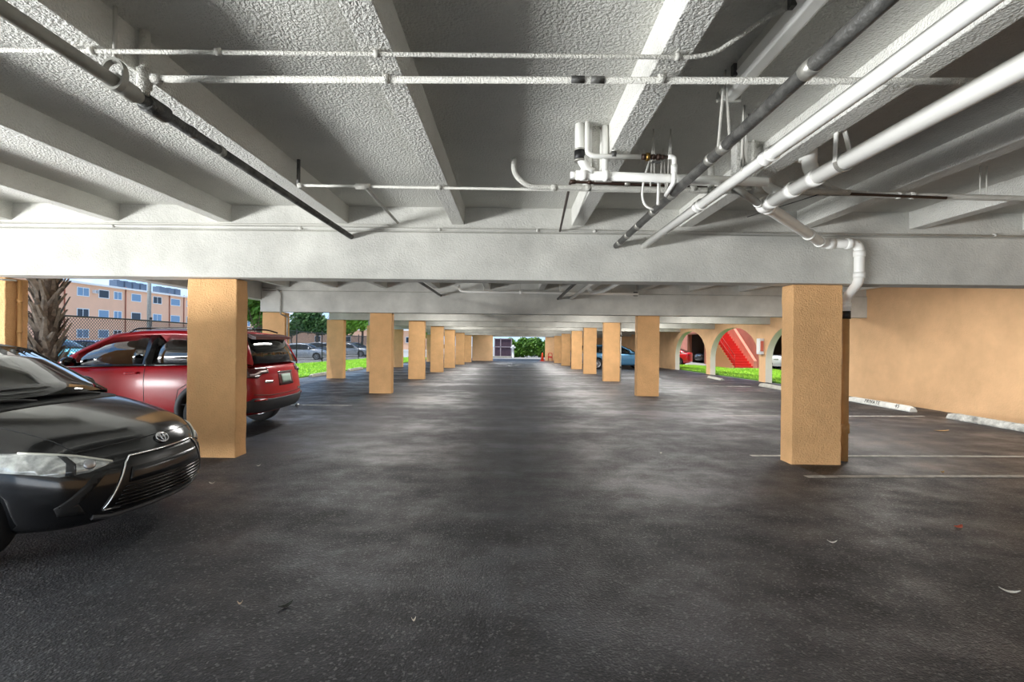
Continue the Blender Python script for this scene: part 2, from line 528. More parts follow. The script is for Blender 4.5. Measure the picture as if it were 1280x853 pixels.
MAT['column'] = mat('column_stucco', rgb(226,178,126), .9, var=.12, vscale=2.2, bump=.75, bscale=52, spec=.15)
MAT['wall'] = mat('wall_stucco', rgb(232,190,146), .9, var=.13, vscale=1.1, bump=.35, bscale=30, spec=.15)
MAT['white_pipe'] = mat('white_pvc', rgb(246,245,239), .35, var=.04, vscale=4)
MAT['painted_pipe'] = mat('painted_pipe', rgb(216,214,205), .85, var=.1, vscale=6, bump=.9, bscale=110)
MAT['grey_pipe'] = mat('grey_iron', rgb(164,163,155), .5, var=.25, vscale=5, bump=.15, bscale=60)
MAT['dark_pipe'] = mat('dark_iron', rgb(96,95,91), .45, var=.4, vscale=9, bump=.3, bscale=50, col2=rgb(50,50,49))
MAT['band'] = mat('steel_band', rgb(170,168,160), .4, .5, var=.2, vscale=20)
MAT['copper'] = mat('old_copper', rgb(62,44,34), .5, .3)
MAT['rubber_band'] = mat('rubber_sleeve', rgb(24,24,24), .5)
MAT['rod'] = mat('painted_rod', rgb(190,188,180), .7)
MAT['tan_pipe'] = mat('tan_painted_pipe', rgb(196,148,92), .6, var=.15, vscale=6)
MAT['concrete'] = mat('concrete', rgb(160,158,150), .9, var=.2, vscale=6, bump=.3, bscale=60)
MAT['white_paint'] = mat('stop_white_paint', rgb(226,226,220), .8, var=.18, vscale=9, bump=.2, bscale=60)
MAT['worn_white'] = mat('stop_worn_paint', rgb(216,216,210), .8, var=.3, vscale=7, col2=rgb(120,120,116), bump=.2, bscale=60)
MAT['stencil'] = mat('stencil_black', rgb(36,34,32), .8)
MAT['line_paint'] = mat('line_paint', rgb(206,204,196), .8, var=.45, vscale=11, col2=rgb(140,138,132))
MAT['fixture'] = mat('fixture_enamel', rgb(205,204,196), .5)

def asphalt():
    m = bpy.data.materials.new('asphalt'); m.use_nodes = True
    nt = m.node_tree; N = nt.nodes; L = nt.links; p = N['Principled BSDF']
    geo = N.new('ShaderNodeNewGeometry')
    def noise(scale, det=5, vec=None, rough=.6):
        n = N.new('ShaderNodeTexNoise'); n.inputs['Scale'].default_value = scale; n.inputs['Detail'].default_value = det; n.inputs['Roughness'].default_value = rough
        L.new(vec or geo.outputs['Position'], n.inputs['Vector']); return n.outputs['Fac']
    def math_(op, a, b=None, c=None):
        n = N.new('ShaderNodeMath'); n.operation = op
        for i, x in enumerate((a, b, c)):
            if x is None: continue
            if isinstance(x, (int, float)): n.inputs[i].default_value = x
            else: L.new(x, n.inputs[i])
        return n.outputs[0]
    def ramp(f, stops):
        r = N.new('ShaderNodeValToRGB'); el = r.color_ramp.elements
        while len(el) < len(stops): el.new(.5)
        for e, (pos, c) in zip(el, stops): e.position = pos; e.color = (*c, 1)
        L.new(f, r.inputs['Fac']); return r.outputs['Color']
    mp = N.new('ShaderNodeMapping'); mp.inputs['Scale'].default_value = (.35, 1.0, 1)
    L.new(geo.outputs['Position'], mp.inputs['Vector'])
    big = noise(.55, 6, mp.outputs[0], .6)
    mid = noise(2.2, 5)
    fine = noise(95, 3)
    grit = N.new('ShaderNodeTexVoronoi'); grit.inputs['Scale'].default_value = 75
    L.new(geo.outputs['Position'], grit.inputs['Vector'])
    blend = math_('ADD', math_('MULTIPLY', big, .65), math_('MULTIPLY', mid, .35))
    base = ramp(blend, [(.38, rgb(27,27,30)), (.50, rgb(43,44,48)), (.62, rgb(66,69,76))])
    chips = N.new('ShaderNodeTexVoronoi'); chips.inputs['Scale'].default_value = 85; L.new(geo.outputs['Position'], chips.inputs['Vector'])
    sc = N.new('ShaderNodeSeparateColor'); L.new(chips.outputs['Color'], sc.inputs[0])
    speck = ramp(sc.outputs[0], [(0, (0, 0, 0)), (.6, (.004, .004, .005)), (.88, (.022, .022, .024)), (.985, (.10, .10, .10))])
    mx = N.new('ShaderNodeMix'); mx.data_type = 'RGBA'; mx.blend_type = 'ADD'; mx.inputs[0].default_value = 1
    L.new(base, mx.inputs[6]); L.new(speck, mx.inputs[7])
    L.new(mx.outputs[2], p.inputs['Base Color'])
    mr = N.new('ShaderNodeMapRange'); mr.inputs['From Min'].default_value = .42; mr.inputs['From Max'].default_value = .58
    mr.inputs['To Min'].default_value = .66; mr.inputs['To Max'].default_value = .32
    L.new(blend, mr.inputs['Value']); L.new(mr.outputs[0], p.inputs['Roughness'])
    # paving seam: a low wandering ridge along the drive
    sp = N.new('ShaderNodeSeparateXYZ'); L.new(geo.outputs['Position'], sp.inputs[0])
    wob = math_('MULTIPLY', math_('SUBTRACT', noise(.9, 3), .5), .22)
    d = math_('ADD', sp.outputs['X'], wob)
    ridge = math_('POWER', 2.718, math_('MULTIPLY', math_('MULTIPLY', math_('ADD', d, .02), math_('ADD', d, .02)), -180))
    dip = math_('POWER', 2.718, math_('MULTIPLY', math_('MULTIPLY', math_('SUBTRACT', d, .085), math_('SUBTRACT', d, .085)), -900))
    seam = math_('SUBTRACT', math_('MULTIPLY', ridge, 1.2), math_('MULTIPLY', dip, .55))
    h = math_('ADD', math_('ADD', math_('MULTIPLY', grit.outputs['Distance'], .5), math_('MULTIPLY', fine, .6)), math_('MULTIPLY', seam, .9))
    h = math_('ADD', h, math_('MULTIPLY', mid, .6))
    b = N.new('ShaderNodeBump'); b.inputs['Strength'].default_value = .5; b.inputs['Distance'].default_value = .014
    L.new(h, b.inputs['Height']); L.new(b.outputs['Normal'], p.inputs['Normal'])
    p.inputs['Specular IOR Level'].default_value = .36
    return m
MAT['asphalt'] = asphalt()
MAT['lot'] = mat('lot_paving', rgb(150,150,148), .85, var=.15, vscale=.5, bump=.2, bscale=40)
MAT['soil'] = mat('lawn_soil', rgb(100,146,36), .95, var=.25, vscale=1.2, col2=rgb(72,118,24), bump=.6, bscale=30)
MAT['grass'] = mat('grass_blade', rgb(196,240,84), .7, var=.3, vscale=.9, col2=rgb(150,212,56))

# ------------------------------------------------------------------ floor, ground
XL, XR = -8.0, 9.9
YB = [-12, 0, 6, 12, 19, 24.5, 30, 37.8, 46, 52]
def strip(bm, x0, x1, ys, dz):
    pr = None
    for y in ys:
        a = [bm.verts.new((x0, y, zo(y)+dz)), bm.verts.new((x1, y, zo(y)+dz))]
        if pr: bm.faces.new((pr[0], pr[1], a[1], a[0]))
        pr = a
bm = BM(); strip(bm, XL, XR, YB, 0); floor = struct('floor', bm, MAT['asphalt'])
bm = BM(); strip(bm, -130, 70, [-60, -12, 0, 19, 24.5, 30, 37.8, 46, 160], -.03); struct('ground', bm, MAT['lot'])

def line(y0, y1, x0, x1, w):
    bm = BM(); n = 24; pr = None
    for i in range(n+1):
        t = i/n; x = lerp(x0, x1, t); y = lerp(y0, y1, t)+R.uniform(-.004, .004); z = zo(y)+.004
        a = [bm.verts.new((x, y-w/2, z)), bm.verts.new((x, y+w/2, z))]
        if pr: bm.faces.new((pr[0], pr[1], a[1], a[0]))
        pr = a
    obj('painted_line', bm, MAT['line_paint'], floor)
for a in ((5.60,5.86,3.33,9.0,.10), (6.62,6.80,3.2,9.0,.09), (10.25,10.45,4.4,8.7,.07), (12.95,13.1,3.9,8.6,.07), (17.2,17.2,4,8.3,.08),
          (11.2,11.2,-6.5,-3.6,.06), (17.0,17.0,-6.6,-3.9,.07), (22.0,22.0,-6.6,-3.9,.07)):
    line(*a)

# ------------------------------------------------------------------ ceiling: slab, joists, beams
ROWS = [(-1.4, 0), (6.25, 0), (13.9, 0), (19.05, 0), (24.2, 0), (29.1, 0), (34.9, 0), (41, 0), (47, 0)]
ZS, ZJ, ZT, ZBM = 3.14, 2.93, 2.82, 2.245
bm = BM()
for (a, b) in zip([-12, 19, 24.5, 30, 37.8, 46], [19, 24.5, 30, 37.8, 46, 48]):
    va = [(XL+.75, a, zo(a)+ZS), (XR+.35, a, zo(a)+ZS), (XR+.35, b, zo(b)+ZS), (XL+.75, b, zo(b)+ZS)]
    prism(bm, va, (0, 0, .25))
ceil = struct('ceiling', bm, MAT['ceiling'])
JX = [-6.26, -4.94, -3.555, -2.11, -.68, .80, 2.13, 3.58, 4.96, 6.36, 7.76, 9.12]
edges = [-12]+[r[0] for r in ROWS]
for i, (ya, yb) in enumerate(zip(edges, edges[1:])):
    for x in JX:
        bm = BM(); w = .078
        a, b = ya+.1, yb-.09 if yb < 40 else yb
        prism(bm, [(x-w, a, zo(a)+ZJ), (x+w, a, zo(a)+ZJ), (x+w+.008, a, zo(a)+ZS+.02), (x-w-.008, a, zo(a)+ZS+.02)], (0, b-a, zo(b)-zo(a)))
        obj('joist', bm, MAT['joist'], ceil, bevel=.006)
for i, (y, _) in enumerate(ROWS):
    x0, x1 = (-6.98, 9.95)
    z = zo(y); bm = BM()
    # profile in (y,z): lower beam with a slightly set back upper band
    d = .17
    prof = [(y-d, ZBM+z), (y+d, ZBM+z), (y+d, ZT+z), (y+d-.035, ZT+z+.02), (y+d-.035, ZS+z+.01), (y-d+.035, ZS+z+.01), (y-d+.035, ZT+z+.02), (y-d, ZT+z)]
    prism(bm, [(x0, a, b) for a, b in prof], (x1-x0, 0, 0))
    obj('beam', bm, MAT['beam'], ceil, bevel=.012)
# edge beam on the fence side
for a, b in zip(edges, edges[1:]):
    bm = BM(); prism(bm, [(-7.25, a, zo(a)+2.58), (-6.95, a, zo(a)+2.58), (-6.95, a, zo(a)+ZS+.26), (-7.25, a, zo(a)+ZS+.26)], (0, b-a, zo(b)-zo(a)))
    obj('edge_beam', bm, MAT['beam'], ceil)

# the storeys above the garage (they shade the lawn)
bm = BM()
for (a, b) in zip([-12, 19, 30, 46], [19, 30, 46, 48]): pass
bxr(bm, -7.25, 10.25, -12, 48, 3.42, 9.5)
struct('wall_upper', bm, MAT['wall'])

# ------------------------------------------------------------------ wall with arches
WX0, WX1 = 9.82, 10.08
ARCH = [(14.75, 19.2), (19.7, 24.55), (25.05, 29.8)]
def archz(y, a, b):
    c, h = (a+b)/2, (b-a)/2
    u = abs(y-c)/h
    return (zo(y)+.80)+1.42*math.sqrt(max(0, 1-u**2.2))
bm = BM()
def quad(*p): bm.faces.new([bm.verts.new(q) for q in p])
def wall_seg(ya, yb, za, zb):
    zt_a, zt_b = ZS+.01+zo(ya), ZS+.01+zo(yb)
    for x in (WX0, WX1): quad((x, ya, za), (x, yb, zb), (x, yb, zt_b), (x, ya, zt_a))
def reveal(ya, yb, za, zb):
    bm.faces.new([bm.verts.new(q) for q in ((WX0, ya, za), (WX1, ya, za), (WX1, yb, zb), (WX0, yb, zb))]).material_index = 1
ycur = -12.0
for a, b in ARCH+[(52, 52)]:
    ys = [ycur]+[q for q in (0, 6, 19, 24.5, 30, 37.8, 46) if ycur < q < min(a, 48)]+[min(a, 48)]
    for p, q in zip(ys, ys[1:]): wall_seg(p, q, zo(p)-.05, zo(q)-.05)
    if a >= 52: break
    n = 40
    yy = [lerp(a, b, .5-.5*math.cos(PI*i/n)) for i in range(n+1)]
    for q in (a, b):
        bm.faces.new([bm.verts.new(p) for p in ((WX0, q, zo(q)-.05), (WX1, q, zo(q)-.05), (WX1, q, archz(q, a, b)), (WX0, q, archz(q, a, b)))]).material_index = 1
    for p, q in zip(yy, yy[1:]):
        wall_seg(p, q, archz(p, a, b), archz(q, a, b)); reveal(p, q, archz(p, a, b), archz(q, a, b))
    ycur = b
quad((WX0, 48, -.5), (WX1, 48, -.5), (WX1, 48, 3), (WX0, 48, 3)); quad((WX0, -12, -.5), (WX1, -12, -.5), (WX1, -12, 3.2), (WX0, -12, 3.2))
bmesh.ops.remove_doubles(bm, verts=bm.verts, dist=1e-4)
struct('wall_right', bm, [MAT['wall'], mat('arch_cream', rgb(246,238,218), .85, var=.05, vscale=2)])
# end wall at the far end and short return by the ramp
bm = BM(); bxr(bm, -3.65, -1.75, 45.5, 45.8, -.45, 2.9); struct('wall_back', bm, MAT['wall'])
bm = BM(); bxr(bm, 3.15, 9.9, 47.0, 47.25, -.45, 2.9); struct('wall_end', bm, MAT['wall'])

# ------------------------------------------------------------------ columns
def column(x, y, label, w=.62, d=.26, top=ZBM, group=None):
    z = zo(y); bm = BM()
    nz = 22; nx = 6; pr = None
    h = top-.004
    loops = []
    for i in range(nz+1):
        zz = z-.02*(i == 0)+h*i/nz
        j = lambda a: a+R.uniform(-.004, .004)
        ring = [(j(-w/2), j(-d/2))]+[(lerp(-w/2, w/2, k/nx), -d/2+R.uniform(-.003, .003)) for k in range(1, nx)]+[(j(w/2), j(-d/2)), (j(w/2), 0), (j(w/2), j(d/2))]+[(lerp(w/2, -w/2, k/nx), d/2+R.uniform(-.003, .003)) for k in range(1, nx)]+[(j(-w/2), j(d/2)), (j(-w/2), 0)]
        loops.append([bm.verts.new((x+a, y+b, zz)) for a, b in ring])
    n = len(loops[0])
    for a, b in zip(loops, loops[1:]):
        for k in range(n): bm.faces.new((a[k], a[(k+1) % n], b[(k+1) % n], b[k]))
    bm.faces.new(loops[0][::-1]); bm.faces.new(loops[-1])
    o = obj('concrete_column', bm, MAT['column'], loc=(x, y, z), bevel=.012)
    return tag(o, label, 'column', group, 'thing')
fy = [6.33+.01, 13.95, 19.15, 24.3, 29.2, 35.0, 41.1]
ordn = ['first', 'second', 'third', 'fourth', 'fifth', 'sixth', 'seventh']
lab_l = ['wide peach stucco column standing between the black sedan and the red car', 'second peach column of the inner row past the red car',
         'third peach column of the inner row on the lawn side', 'fourth peach column of the inner row on the lawn side',
         'fifth peach column of the inner row on the lawn side', 'sixth peach column of the inner row on the lawn side', 'last small peach column before the pale end wall']
lab_r = ['peach stucco column with a white drain pipe bending down behind it', 'second peach column on the arch side, alone before the arches',
         'third peach column on the arch side with a thin pipe on its edge', 'fourth peach column on the arch side, beside the blue car',
         'fifth peach column counting back along the arch side', 'sixth peach column counting back along the arch side', 'last small peach column next to the orange cone']
for i in range(7):
    column(-3.76 if i == 0 else -3.66, fy[i], lab_l[i], group='inner columns on the lawn side')
    column(3.80, (6.30, 13.95, 19.0, 24.2, 29.1, 34.9, 41.0)[i], lab_r[i], group='inner columns on the arch side')
oy = [6.45, 14.2, 19.1, 24.3, 29.3, 35.1, 41.2, 46.5]
lab_o = ['peach column with a tan pipe at the picture edge beside the palm trunk', 'outer peach column standing just behind the red car tailgate',
         'outer peach column beside the lit lawn and wheel stop', 'fourth outer column along the lawn, hidden behind the inner row', 'pale outer column seen past the second inner column',
         'sixth outer column along the lawn', 'seventh outer column along the lawn', 'eighth outer column at the end of the lawn']
for i, y in enumerate(oy):
    column(-6.76, y, lab_o[i], w=.64, top=ZBM, d=.30, group='outer columns along the lawn')
# ------------------------------------------------------------------ pipes under the ceiling
def pipe_thing(name, label, loc, cat='pipe', group=None): return thing(name, label, cat, loc, 0, group)
def run(root, pts, r, m, rad=0, name='pipe_run', seg=14, n=6):
    bm = BM(); tube(bm, pts, r, seg, rad=rad, n=n); return obj(name, bm, m, root)
def collar(root, p, d, r, ln, m, name='coupling', lip=0):
    p = Vector(p); d = Vector(d).normalized()
    bm = BM()
    q = d.to_track_quat('Z', 'Y').to_matrix().to_4x4()
    prof = [(r*.9, -ln/2), (r, -ln/2), (r, ln/2), (r*.9, ln/2)]
    if lip: prof = [(r*.9, -ln/2), (r+lip, -ln/2), (r+lip, -ln/2+.015), (r, -ln/2+.018), (r, ln/2-.018), (r+lip, ln/2-.015), (r+lip, ln/2), (r*.9, ln/2)]
    lathe(bm, prof, Matrix.Translation(p) @ q, 18)
    return obj(name, bm, m, root)
def rod(root, a, b, r=.005, m=None, name='hanger_rod'):
    bm = BM(); tube(bm, [a, b], r, 8); return obj(name, bm, m or MAT['rod'], root)
def ring(root, c, r, t, m, w=.03, name='hanger_ring', squash=1.0):
    bm = BM(); pr = None; rs = []
    n = 24
    for k in range(n):
        a = 2*PI*k/n
        rs.append([bm.verts.new((c[0]+rr*math.cos(a), c[1]+dy, c[2]+rr*math.sin(a)*squash)) for rr, dy in ((r, -w/2), (r+t, -w/2), (r+t, w/2), (r, w/2))])
    for k in range(n):
        a, b = rs[k], rs[(k+1) % n]
        for i in range(4): bm.faces.new((a[i], a[(i+1) % 4], b[(i+1) % 4], b[i]))
    return obj(name, bm, m, root)
def strap(root, a, apex, b, w, m, name='hanger_strap'):
    bm = BM()
    for p, q in ((a, apex), (apex, b)):
        p, q = Vector(p), Vector(q); d = (q-p); s = Vector((0, w/2, 0)); t = d.cross(Vector((0, 1, 0))).normalized()*.004
        vs = [bm.verts.new(v) for v in (p-s-t, p+s-t, q+s-t, q-s-t, p-s+t, p+s+t, q+s+t, q-s+t)]
        for f in ((0,1,2,3),(4,5,6,7),(0,1,5,4),(1,2,6,5),(2,3,7,6),(3,0,4,7)): bm.faces.new([vs[i] for i in f])
    return obj(name, bm, m, root)

# fire main along the drive, grey, with riser
X1, Z1 = -1.985, 2.765
t = pipe_thing('sprinkler_main', 'long grey iron pipe hanging along the drive on the sedan side, entering the beam', (X1, 6.2, Z1))
run(t, [(X1, -1.2, Z1), (X1, 2.62, Z1)], .033, MAT['grey_pipe'])
run(t, [(X1, 2.62, Z1), (X1, 13.75, Z1-.03)], .031, MAT['dark_pipe'])
run(t, [(X1, 14.1, Z1-.03), (X1, 19.0, Z1-.06)], .031, MAT['dark_pipe'])
collar(t, (X1, 2.52, Z1), (0, 1, 0), .045, .13, MAT['grey_pipe']); collar(t, (X1, 2.74, Z1), (0, 1, 0), .047, .15, MAT['dark_pipe'])
collar(t, (X1, 3.35, Z1), (0, 1, 0), .034, .05, MAT['grey_pipe'])
collar(t, (X1, 3.05, Z1), (0, 1, 0), .034, .04, MAT['dark_pipe'])
for y in (2.46, -.4, 9.8):
    ring(t, (X1, y, Z1+.035), .05, .010, MAT['grey_pipe'], .035, squash=1.35); rod(t, (X1, y, Z1+.10), (X1, y, ZS), .010)
# riser and tee
t = pipe_thing('sprinkler_branch', 'rough painted branch pipe crossing under the joists from a riser, thicker of the two', (X1, 2.66, 2.88))
run(t, [(X1, 2.66, Z1+.03), (X1, 2.66, ZS)], .026, MAT['painted_pipe'], name='riser')
zb = 2.885
run(t, [(X1, 2.66, zb), (9.0, 2.46, zb-.02)], .0175, MAT['painted_pipe'])
collar(t, (X1, 2.66, zb), (0, 0, 1), .036, .10, MAT['painted_pipe'], 'tee'); collar(t, (X1+.07, 2.66, zb), (1, 0, 0), .027, .05, MAT['painted_pipe'], 'tee')
for px in (745, 720): collar(t, (lerp(X1, 9, ((px-640)*2.57/620-X1)/(9-X1)), 2.61, zb-.005), (1, 0, 0), .0185, .07, MAT['dark_pipe'])
collar(t, (.77, 2.6, zb), (1, 0, 0), .024, .04, MAT['painted_pipe'], 'clamp'); collar(t, (-.68, 2.63, zb), (1, 0, 0), .024, .03, MAT['painted_pipe'], 'clamp')
collar(t, (2.05, 2.6, zb-.01), (1, 0, 0), .022, .03, MAT['painted_pipe'], 'clamp')
# thin electrical conduit in front of it
t = pipe_thing('electrical_conduit', 'thin white conduit crossing the ceiling and kinking up to the strip light', (0, 2.44, 2.905), 'conduit')
run(t, [(-6.0, 2.44, 2.905), (.87, 2.44, 2.905), (.98, 2.43, 2.92), (1.22, 2.36, 3.07), (1.30, 2.33, 3.085)], .0105, MAT['painted_pipe'], .05)
for x in (-2.08, -1.46, -.68, .80, -3.55): collar(t, (x, 2.44, 2.908), (1, 0, 0), .018, .025, MAT['rod'], 'clamp')
# strip light
t = thing('strip_light', 'long white fluorescent strip light fixed to the slab beside the dark pipe', 'ceiling light', (1.355, 2.6, 3.14))
bm = BM(); prism(bm, [(1.29, 1.95, 3.14), (1.42, 1.95, 3.14), (1.42, 1.95, 3.085), (1.29, 1.95, 3.085)], (0, 1.2, 0)); obj('housing', bm, MAT['fixture'], t, bevel=.004)
bm = BM(); prism(bm, [(1.285, 1.97, 3.085), (1.425, 1.97, 3.085), (1.405, 1.97, 3.045), (1.385, 1.97, 3.03), (1.325, 1.97, 3.03), (1.305, 1.97, 3.045)], (0, 1.16, 0)); obj('lens', bm, mat('lens_white', rgb(240,240,234), .35), t, bevel=.004)
for y in (1.96, 3.14):
    bm = BM(); bxr(bm, 1.28, 1.43, y-.012, y+.012, 3.025, 3.09); obj('end_cap', bm, MAT['grey_pipe'], t, bevel=.004)
for y in (2.3, 2.9):
    bm = BM(); bxr(bm, 1.27, 1.295, y-.02, y+.02, 3.06, 3.13); obj('clip', bm, MAT['dark_pipe'], t, bevel=.003)

# dark drain pipe with banded joints
X2, Z2 = 1.262, 2.68
t = pipe_thing('cast_iron_drain', 'dark cast iron drain pipe with pale banded joints running into the beam', (X2, 6.1, Z2))
for a, b in ((-1.2, 6.2), (6.3, 13.8), (14, 18.9)):
    run(t, [(X2, a, Z2), (X2, b, Z2)], .034, MAT['dark_pipe'])
for y in (1.35, 2.12, 2.98, 3.18, 3.94, 4.46, 5.0, 5.45, 5.85): collar(t, (X2, y, Z2), (0, 1, 0), .038, .075 if y != 3.18 else .05, MAT['band'])
for y in (2.98, 4.2): strap(t, (X2-.036, y, Z2), (X2, y, ZS), (X2+.036, y, Z2), .02, MAT['rod'])
# long white pipe
X3, Z3 = 1.612, 2.69
t = pipe_thing('white_drain', 'straight white plastic drain pipe running beside the dark pipe under a joist', (X3, 6.1, Z3))
for a, b in ((-1.2, 6.2), (6.3, 13.8), (14, 18.9)):
    run(t, [(X3, a, Z3), (X3, b, Z3)], .041, MAT['white_pipe'])
for y in (3.14, 4.30): collar(t, (X3, y, Z3), (0, 1, 0), .048, .10, MAT['white_pipe'], lip=.003)
for y in (2.9, 3.3): pass
strap(t, (X3-.043, 3.42, Z3), (X3-.03, 3.42, ZS), (X3-.02, 3.42, Z3+.04), .02, MAT['rod'])
strap(t, (X3+.043, 3.55, Z3), (X3+.06, 3.55, ZS), (X3+.03, 3.55, Z3+.03), .02, MAT['rod'])
collar(t, (X3, 4.05, Z3+.14), (0, 0, 1), .026, .22, MAT['painted_pipe'], 'stub')

# big white pipe with elbow, diagonal leg, drop beside the column
Z4 = 2.735; X4, Y4 = 2.235, 4.42
t = pipe_thing('soil_pipe', 'thick white pipe that elbows along the beam and drops beside the drain column', (X4, Y4, Z4))
rp = .056
run(t, [(X4, -1.2, Z4), (X4, Y4, Z4)], rp, MAT['white_pipe'])
pe = Vector((3.74, 6.0, 2.72))
mdir = (pe-Vector((X4, Y4, Z4))).normalized()
run(t, [(X4, Y4-.05, Z4), (X4, Y4, Z4), pe, (4.16, 6.0, 2.72)], rp*.97, MAT['grey_white'] if 'grey_white' in MAT else MAT['white_pipe'], .07, 'diagonal_leg')
run(t, [(3.74, 6.0, 2.72), (4.19, 6.0, 2.72), (4.19, 6.0, 2.26), (4.30, 6.40, 2.10), (4.30, 6.40, 1.92)], rp, MAT['white_pipe'], .10, 'drop_pipe')
for p, d in (((X4, Y4-.12, Z4), (0, 1, 0)), ((X4, 3.98, Z4), (0, 1, 0)), ((X4, 3.68, Z4), (0, 1, 0)), (Vector((X4, Y4, Z4))+mdir*.10, mdir), (pe-mdir*.12, mdir), (Vector((X4, Y4, Z4))+mdir*1.55, mdir),
             ((3.84, 6.0, 2.72), (1, 0, 0)), ((4.06, 6.0, 2.72), (1, 0, 0)), ((4.19, 6.0, 2.60), (0, 0, 1)), ((4.19, 6.0, 2.34), (0, 0, 1)), ((4.30, 6.40, 2.0), (0, 0, 1))):
    collar(t, p, d, rp+.009, .07, MAT['white_pipe'], 'coupling')
bm = BM(); bmesh.ops.create_uvsphere(bm, u_segments=20, v_segments=12, radius=rp*1.28, matrix=Matrix.Translation((X4, Y4, Z4)))
for f in bm.faces: f.smooth = True
obj('elbow', bm, MAT['white_pipe'], t)
# wye branches going up
run(t, [(X4+.02, 3.72, Z4+.02), (X4+.03, 3.80, Z4+.13), (X4+.03, 3.82, ZS)], rp*.95, MAT['white_pipe'], .05, 'branch')
collar(t, (X4+.03, 3.82, Z4+.22), (0, 0, 1), rp+.008, .08, MAT['white_pipe'])
run(t, [(X4, 4.12, Z4+.01), (X4-.02, 4.35, Z4+.14), (X4-.02, 4.40, ZS)], rp*.75, MAT['white_pipe'], .09, 'branch')
for y in (3.36, 1.6):
    ring(t, (X4, y, Z4), rp+.002, .008, MAT['band'], .03, 'pipe_clamp')
    strap(t, (X4-.062, y, Z4), (X4-.06, y-.02, ZS-.02), (X4+.045, y, Z4+.05), .035, MAT['white_pipe'])
# short grey stub tying the white pipe into the elbow
t = pipe_thing('stub_pipe', 'short grey stub pipe linking the straight white pipe to the thick elbow', (1.9, 4.2, 2.72))
run(t, [(X3+.03, 3.78, Z3+.03), (X4-.05, Y4-.02, Z4)], .03, MAT['grey_pipe']); collar(t, (X4-.08, Y4-.05, Z4), (.6, .6, .04), .036, .05, MAT['white_pipe'])
# drain continues down the column, painted tan
t = pipe_thing('column_drain', 'tan painted drain pipe strapped to the rear edge of the drain column', (4.13, 6.45, 0))
run(t, [(4.30, 6.40, 1.96), (4.30, 6.40, -.01)], .045, MAT['tan_pipe'])
collar(t, (4.30, 6.40, 1.88), (0, 0, 1), .058, .10, MAT['rubber_band'], 'rubber_sleeve')
collar(t, (4.30, 6.40, .42), (0, 0, 1), .056, .12, MAT['tan_pipe'], 'cleanout')

# copper, conduit and supply runs across, 4.4 m out
t = pipe_thing('conduit_run', 'thin white conduit with a tee and a dark drop, crossing below the centre joist', (-1.97, 4.54, 2.90), 'conduit')
run(t, [(-1.97, 4.54, ZS), (-1.97, 4.54, 2.905)], .016, MAT['dark_pipe'], name='drop')
run(t, [(-1.97, 4.54, 2.905), (6.5, 4.60, 2.865)], .012, MAT['painted_pipe'])
run(t, [(-1.355, 4.54, 2.895), (-1.41, 6.05, 2.93)], .016, MAT['grey_pipe'], name='branch')
collar(t, (-1.38, 4.54, 2.90), (1, 0, 0), .026, .13, MAT['painted_pipe'], 'tee'); collar(t, (-1.95, 4.54, 2.905), (1, 0, 0), .022, .05, MAT['painted_pipe'], 'elbow')
collar(t, (-.68, 4.54, 2.90), (1, 0, 0), .02, .04, MAT['painted_pipe'], 'clamp')
t = pipe_thing('curved_conduit', 'thick white conduit curving down from the slab near the middle of the ceiling', (0, 4.4, 2.87), 'conduit')
run(t, [(0.0, 4.42, ZS), (0.0, 4.42, 2.99), (.13, 4.42, 2.875), (2.0, 4.42, 2.86), (3.0, 4.43, 2.86)], .024, MAT['painted_pipe'], .12, n=8)
for x in (.36, .66, 1.6): collar(t, (x, 4.42, 2.872), (1, 0, 0), .029, .05, MAT['painted_pipe'], 'coupling')
t = pipe_thing('side_conduit', 'thick white conduit curving off behind the thick pipe toward the garage wall', (2.75, 4.5, 2.85), 'conduit')
run(t, [(2.74, 4.5, ZS), (2.74, 4.5, 3.0), (2.95, 4.5, 2.875), (3.3, 4.5, 2.862), (9.5, 4.62, 2.80)], .026, MAT['painted_pipe'], .14, n=8)
for x in (3.5, 3.62, 4.9): collar(t, (x, 4.5, 2.858), (1, 0, 0), .031, .05, MAT['painted_pipe'], 'coupling')
for x in (4.25, 4.31): rod(t, (x, 4.52, 2.86), (x, 4.52, ZS), .006)
t = pipe_thing('copper_line', 'dark old copper line with a leg running back to the beam', (.51, 4.45, 2.93))
run(t, [(.57, 6.04, 2.845), (.51, 4.45, 2.935), (3.9, 4.47, 2.83)], .013, MAT['copper'], .03)
collar(t, (.53, 4.45, 2.935), (1, 0, 0), .02, .05, MAT['copper'], 'elbow'); collar(t, (.68, 4.45, 2.93), (1, 0, 0), .019, .03, MAT['copper'], 'coupling')
collar(t, (1.02, 4.45, 2.922), (1, 0, 0), .016, .05, MAT['band'], 'coupling')
rod(t, (2.78, 4.47, 2.86), (2.74, 5.8, 2.98), .005, MAT['dark_pipe'], 'brace_wire')
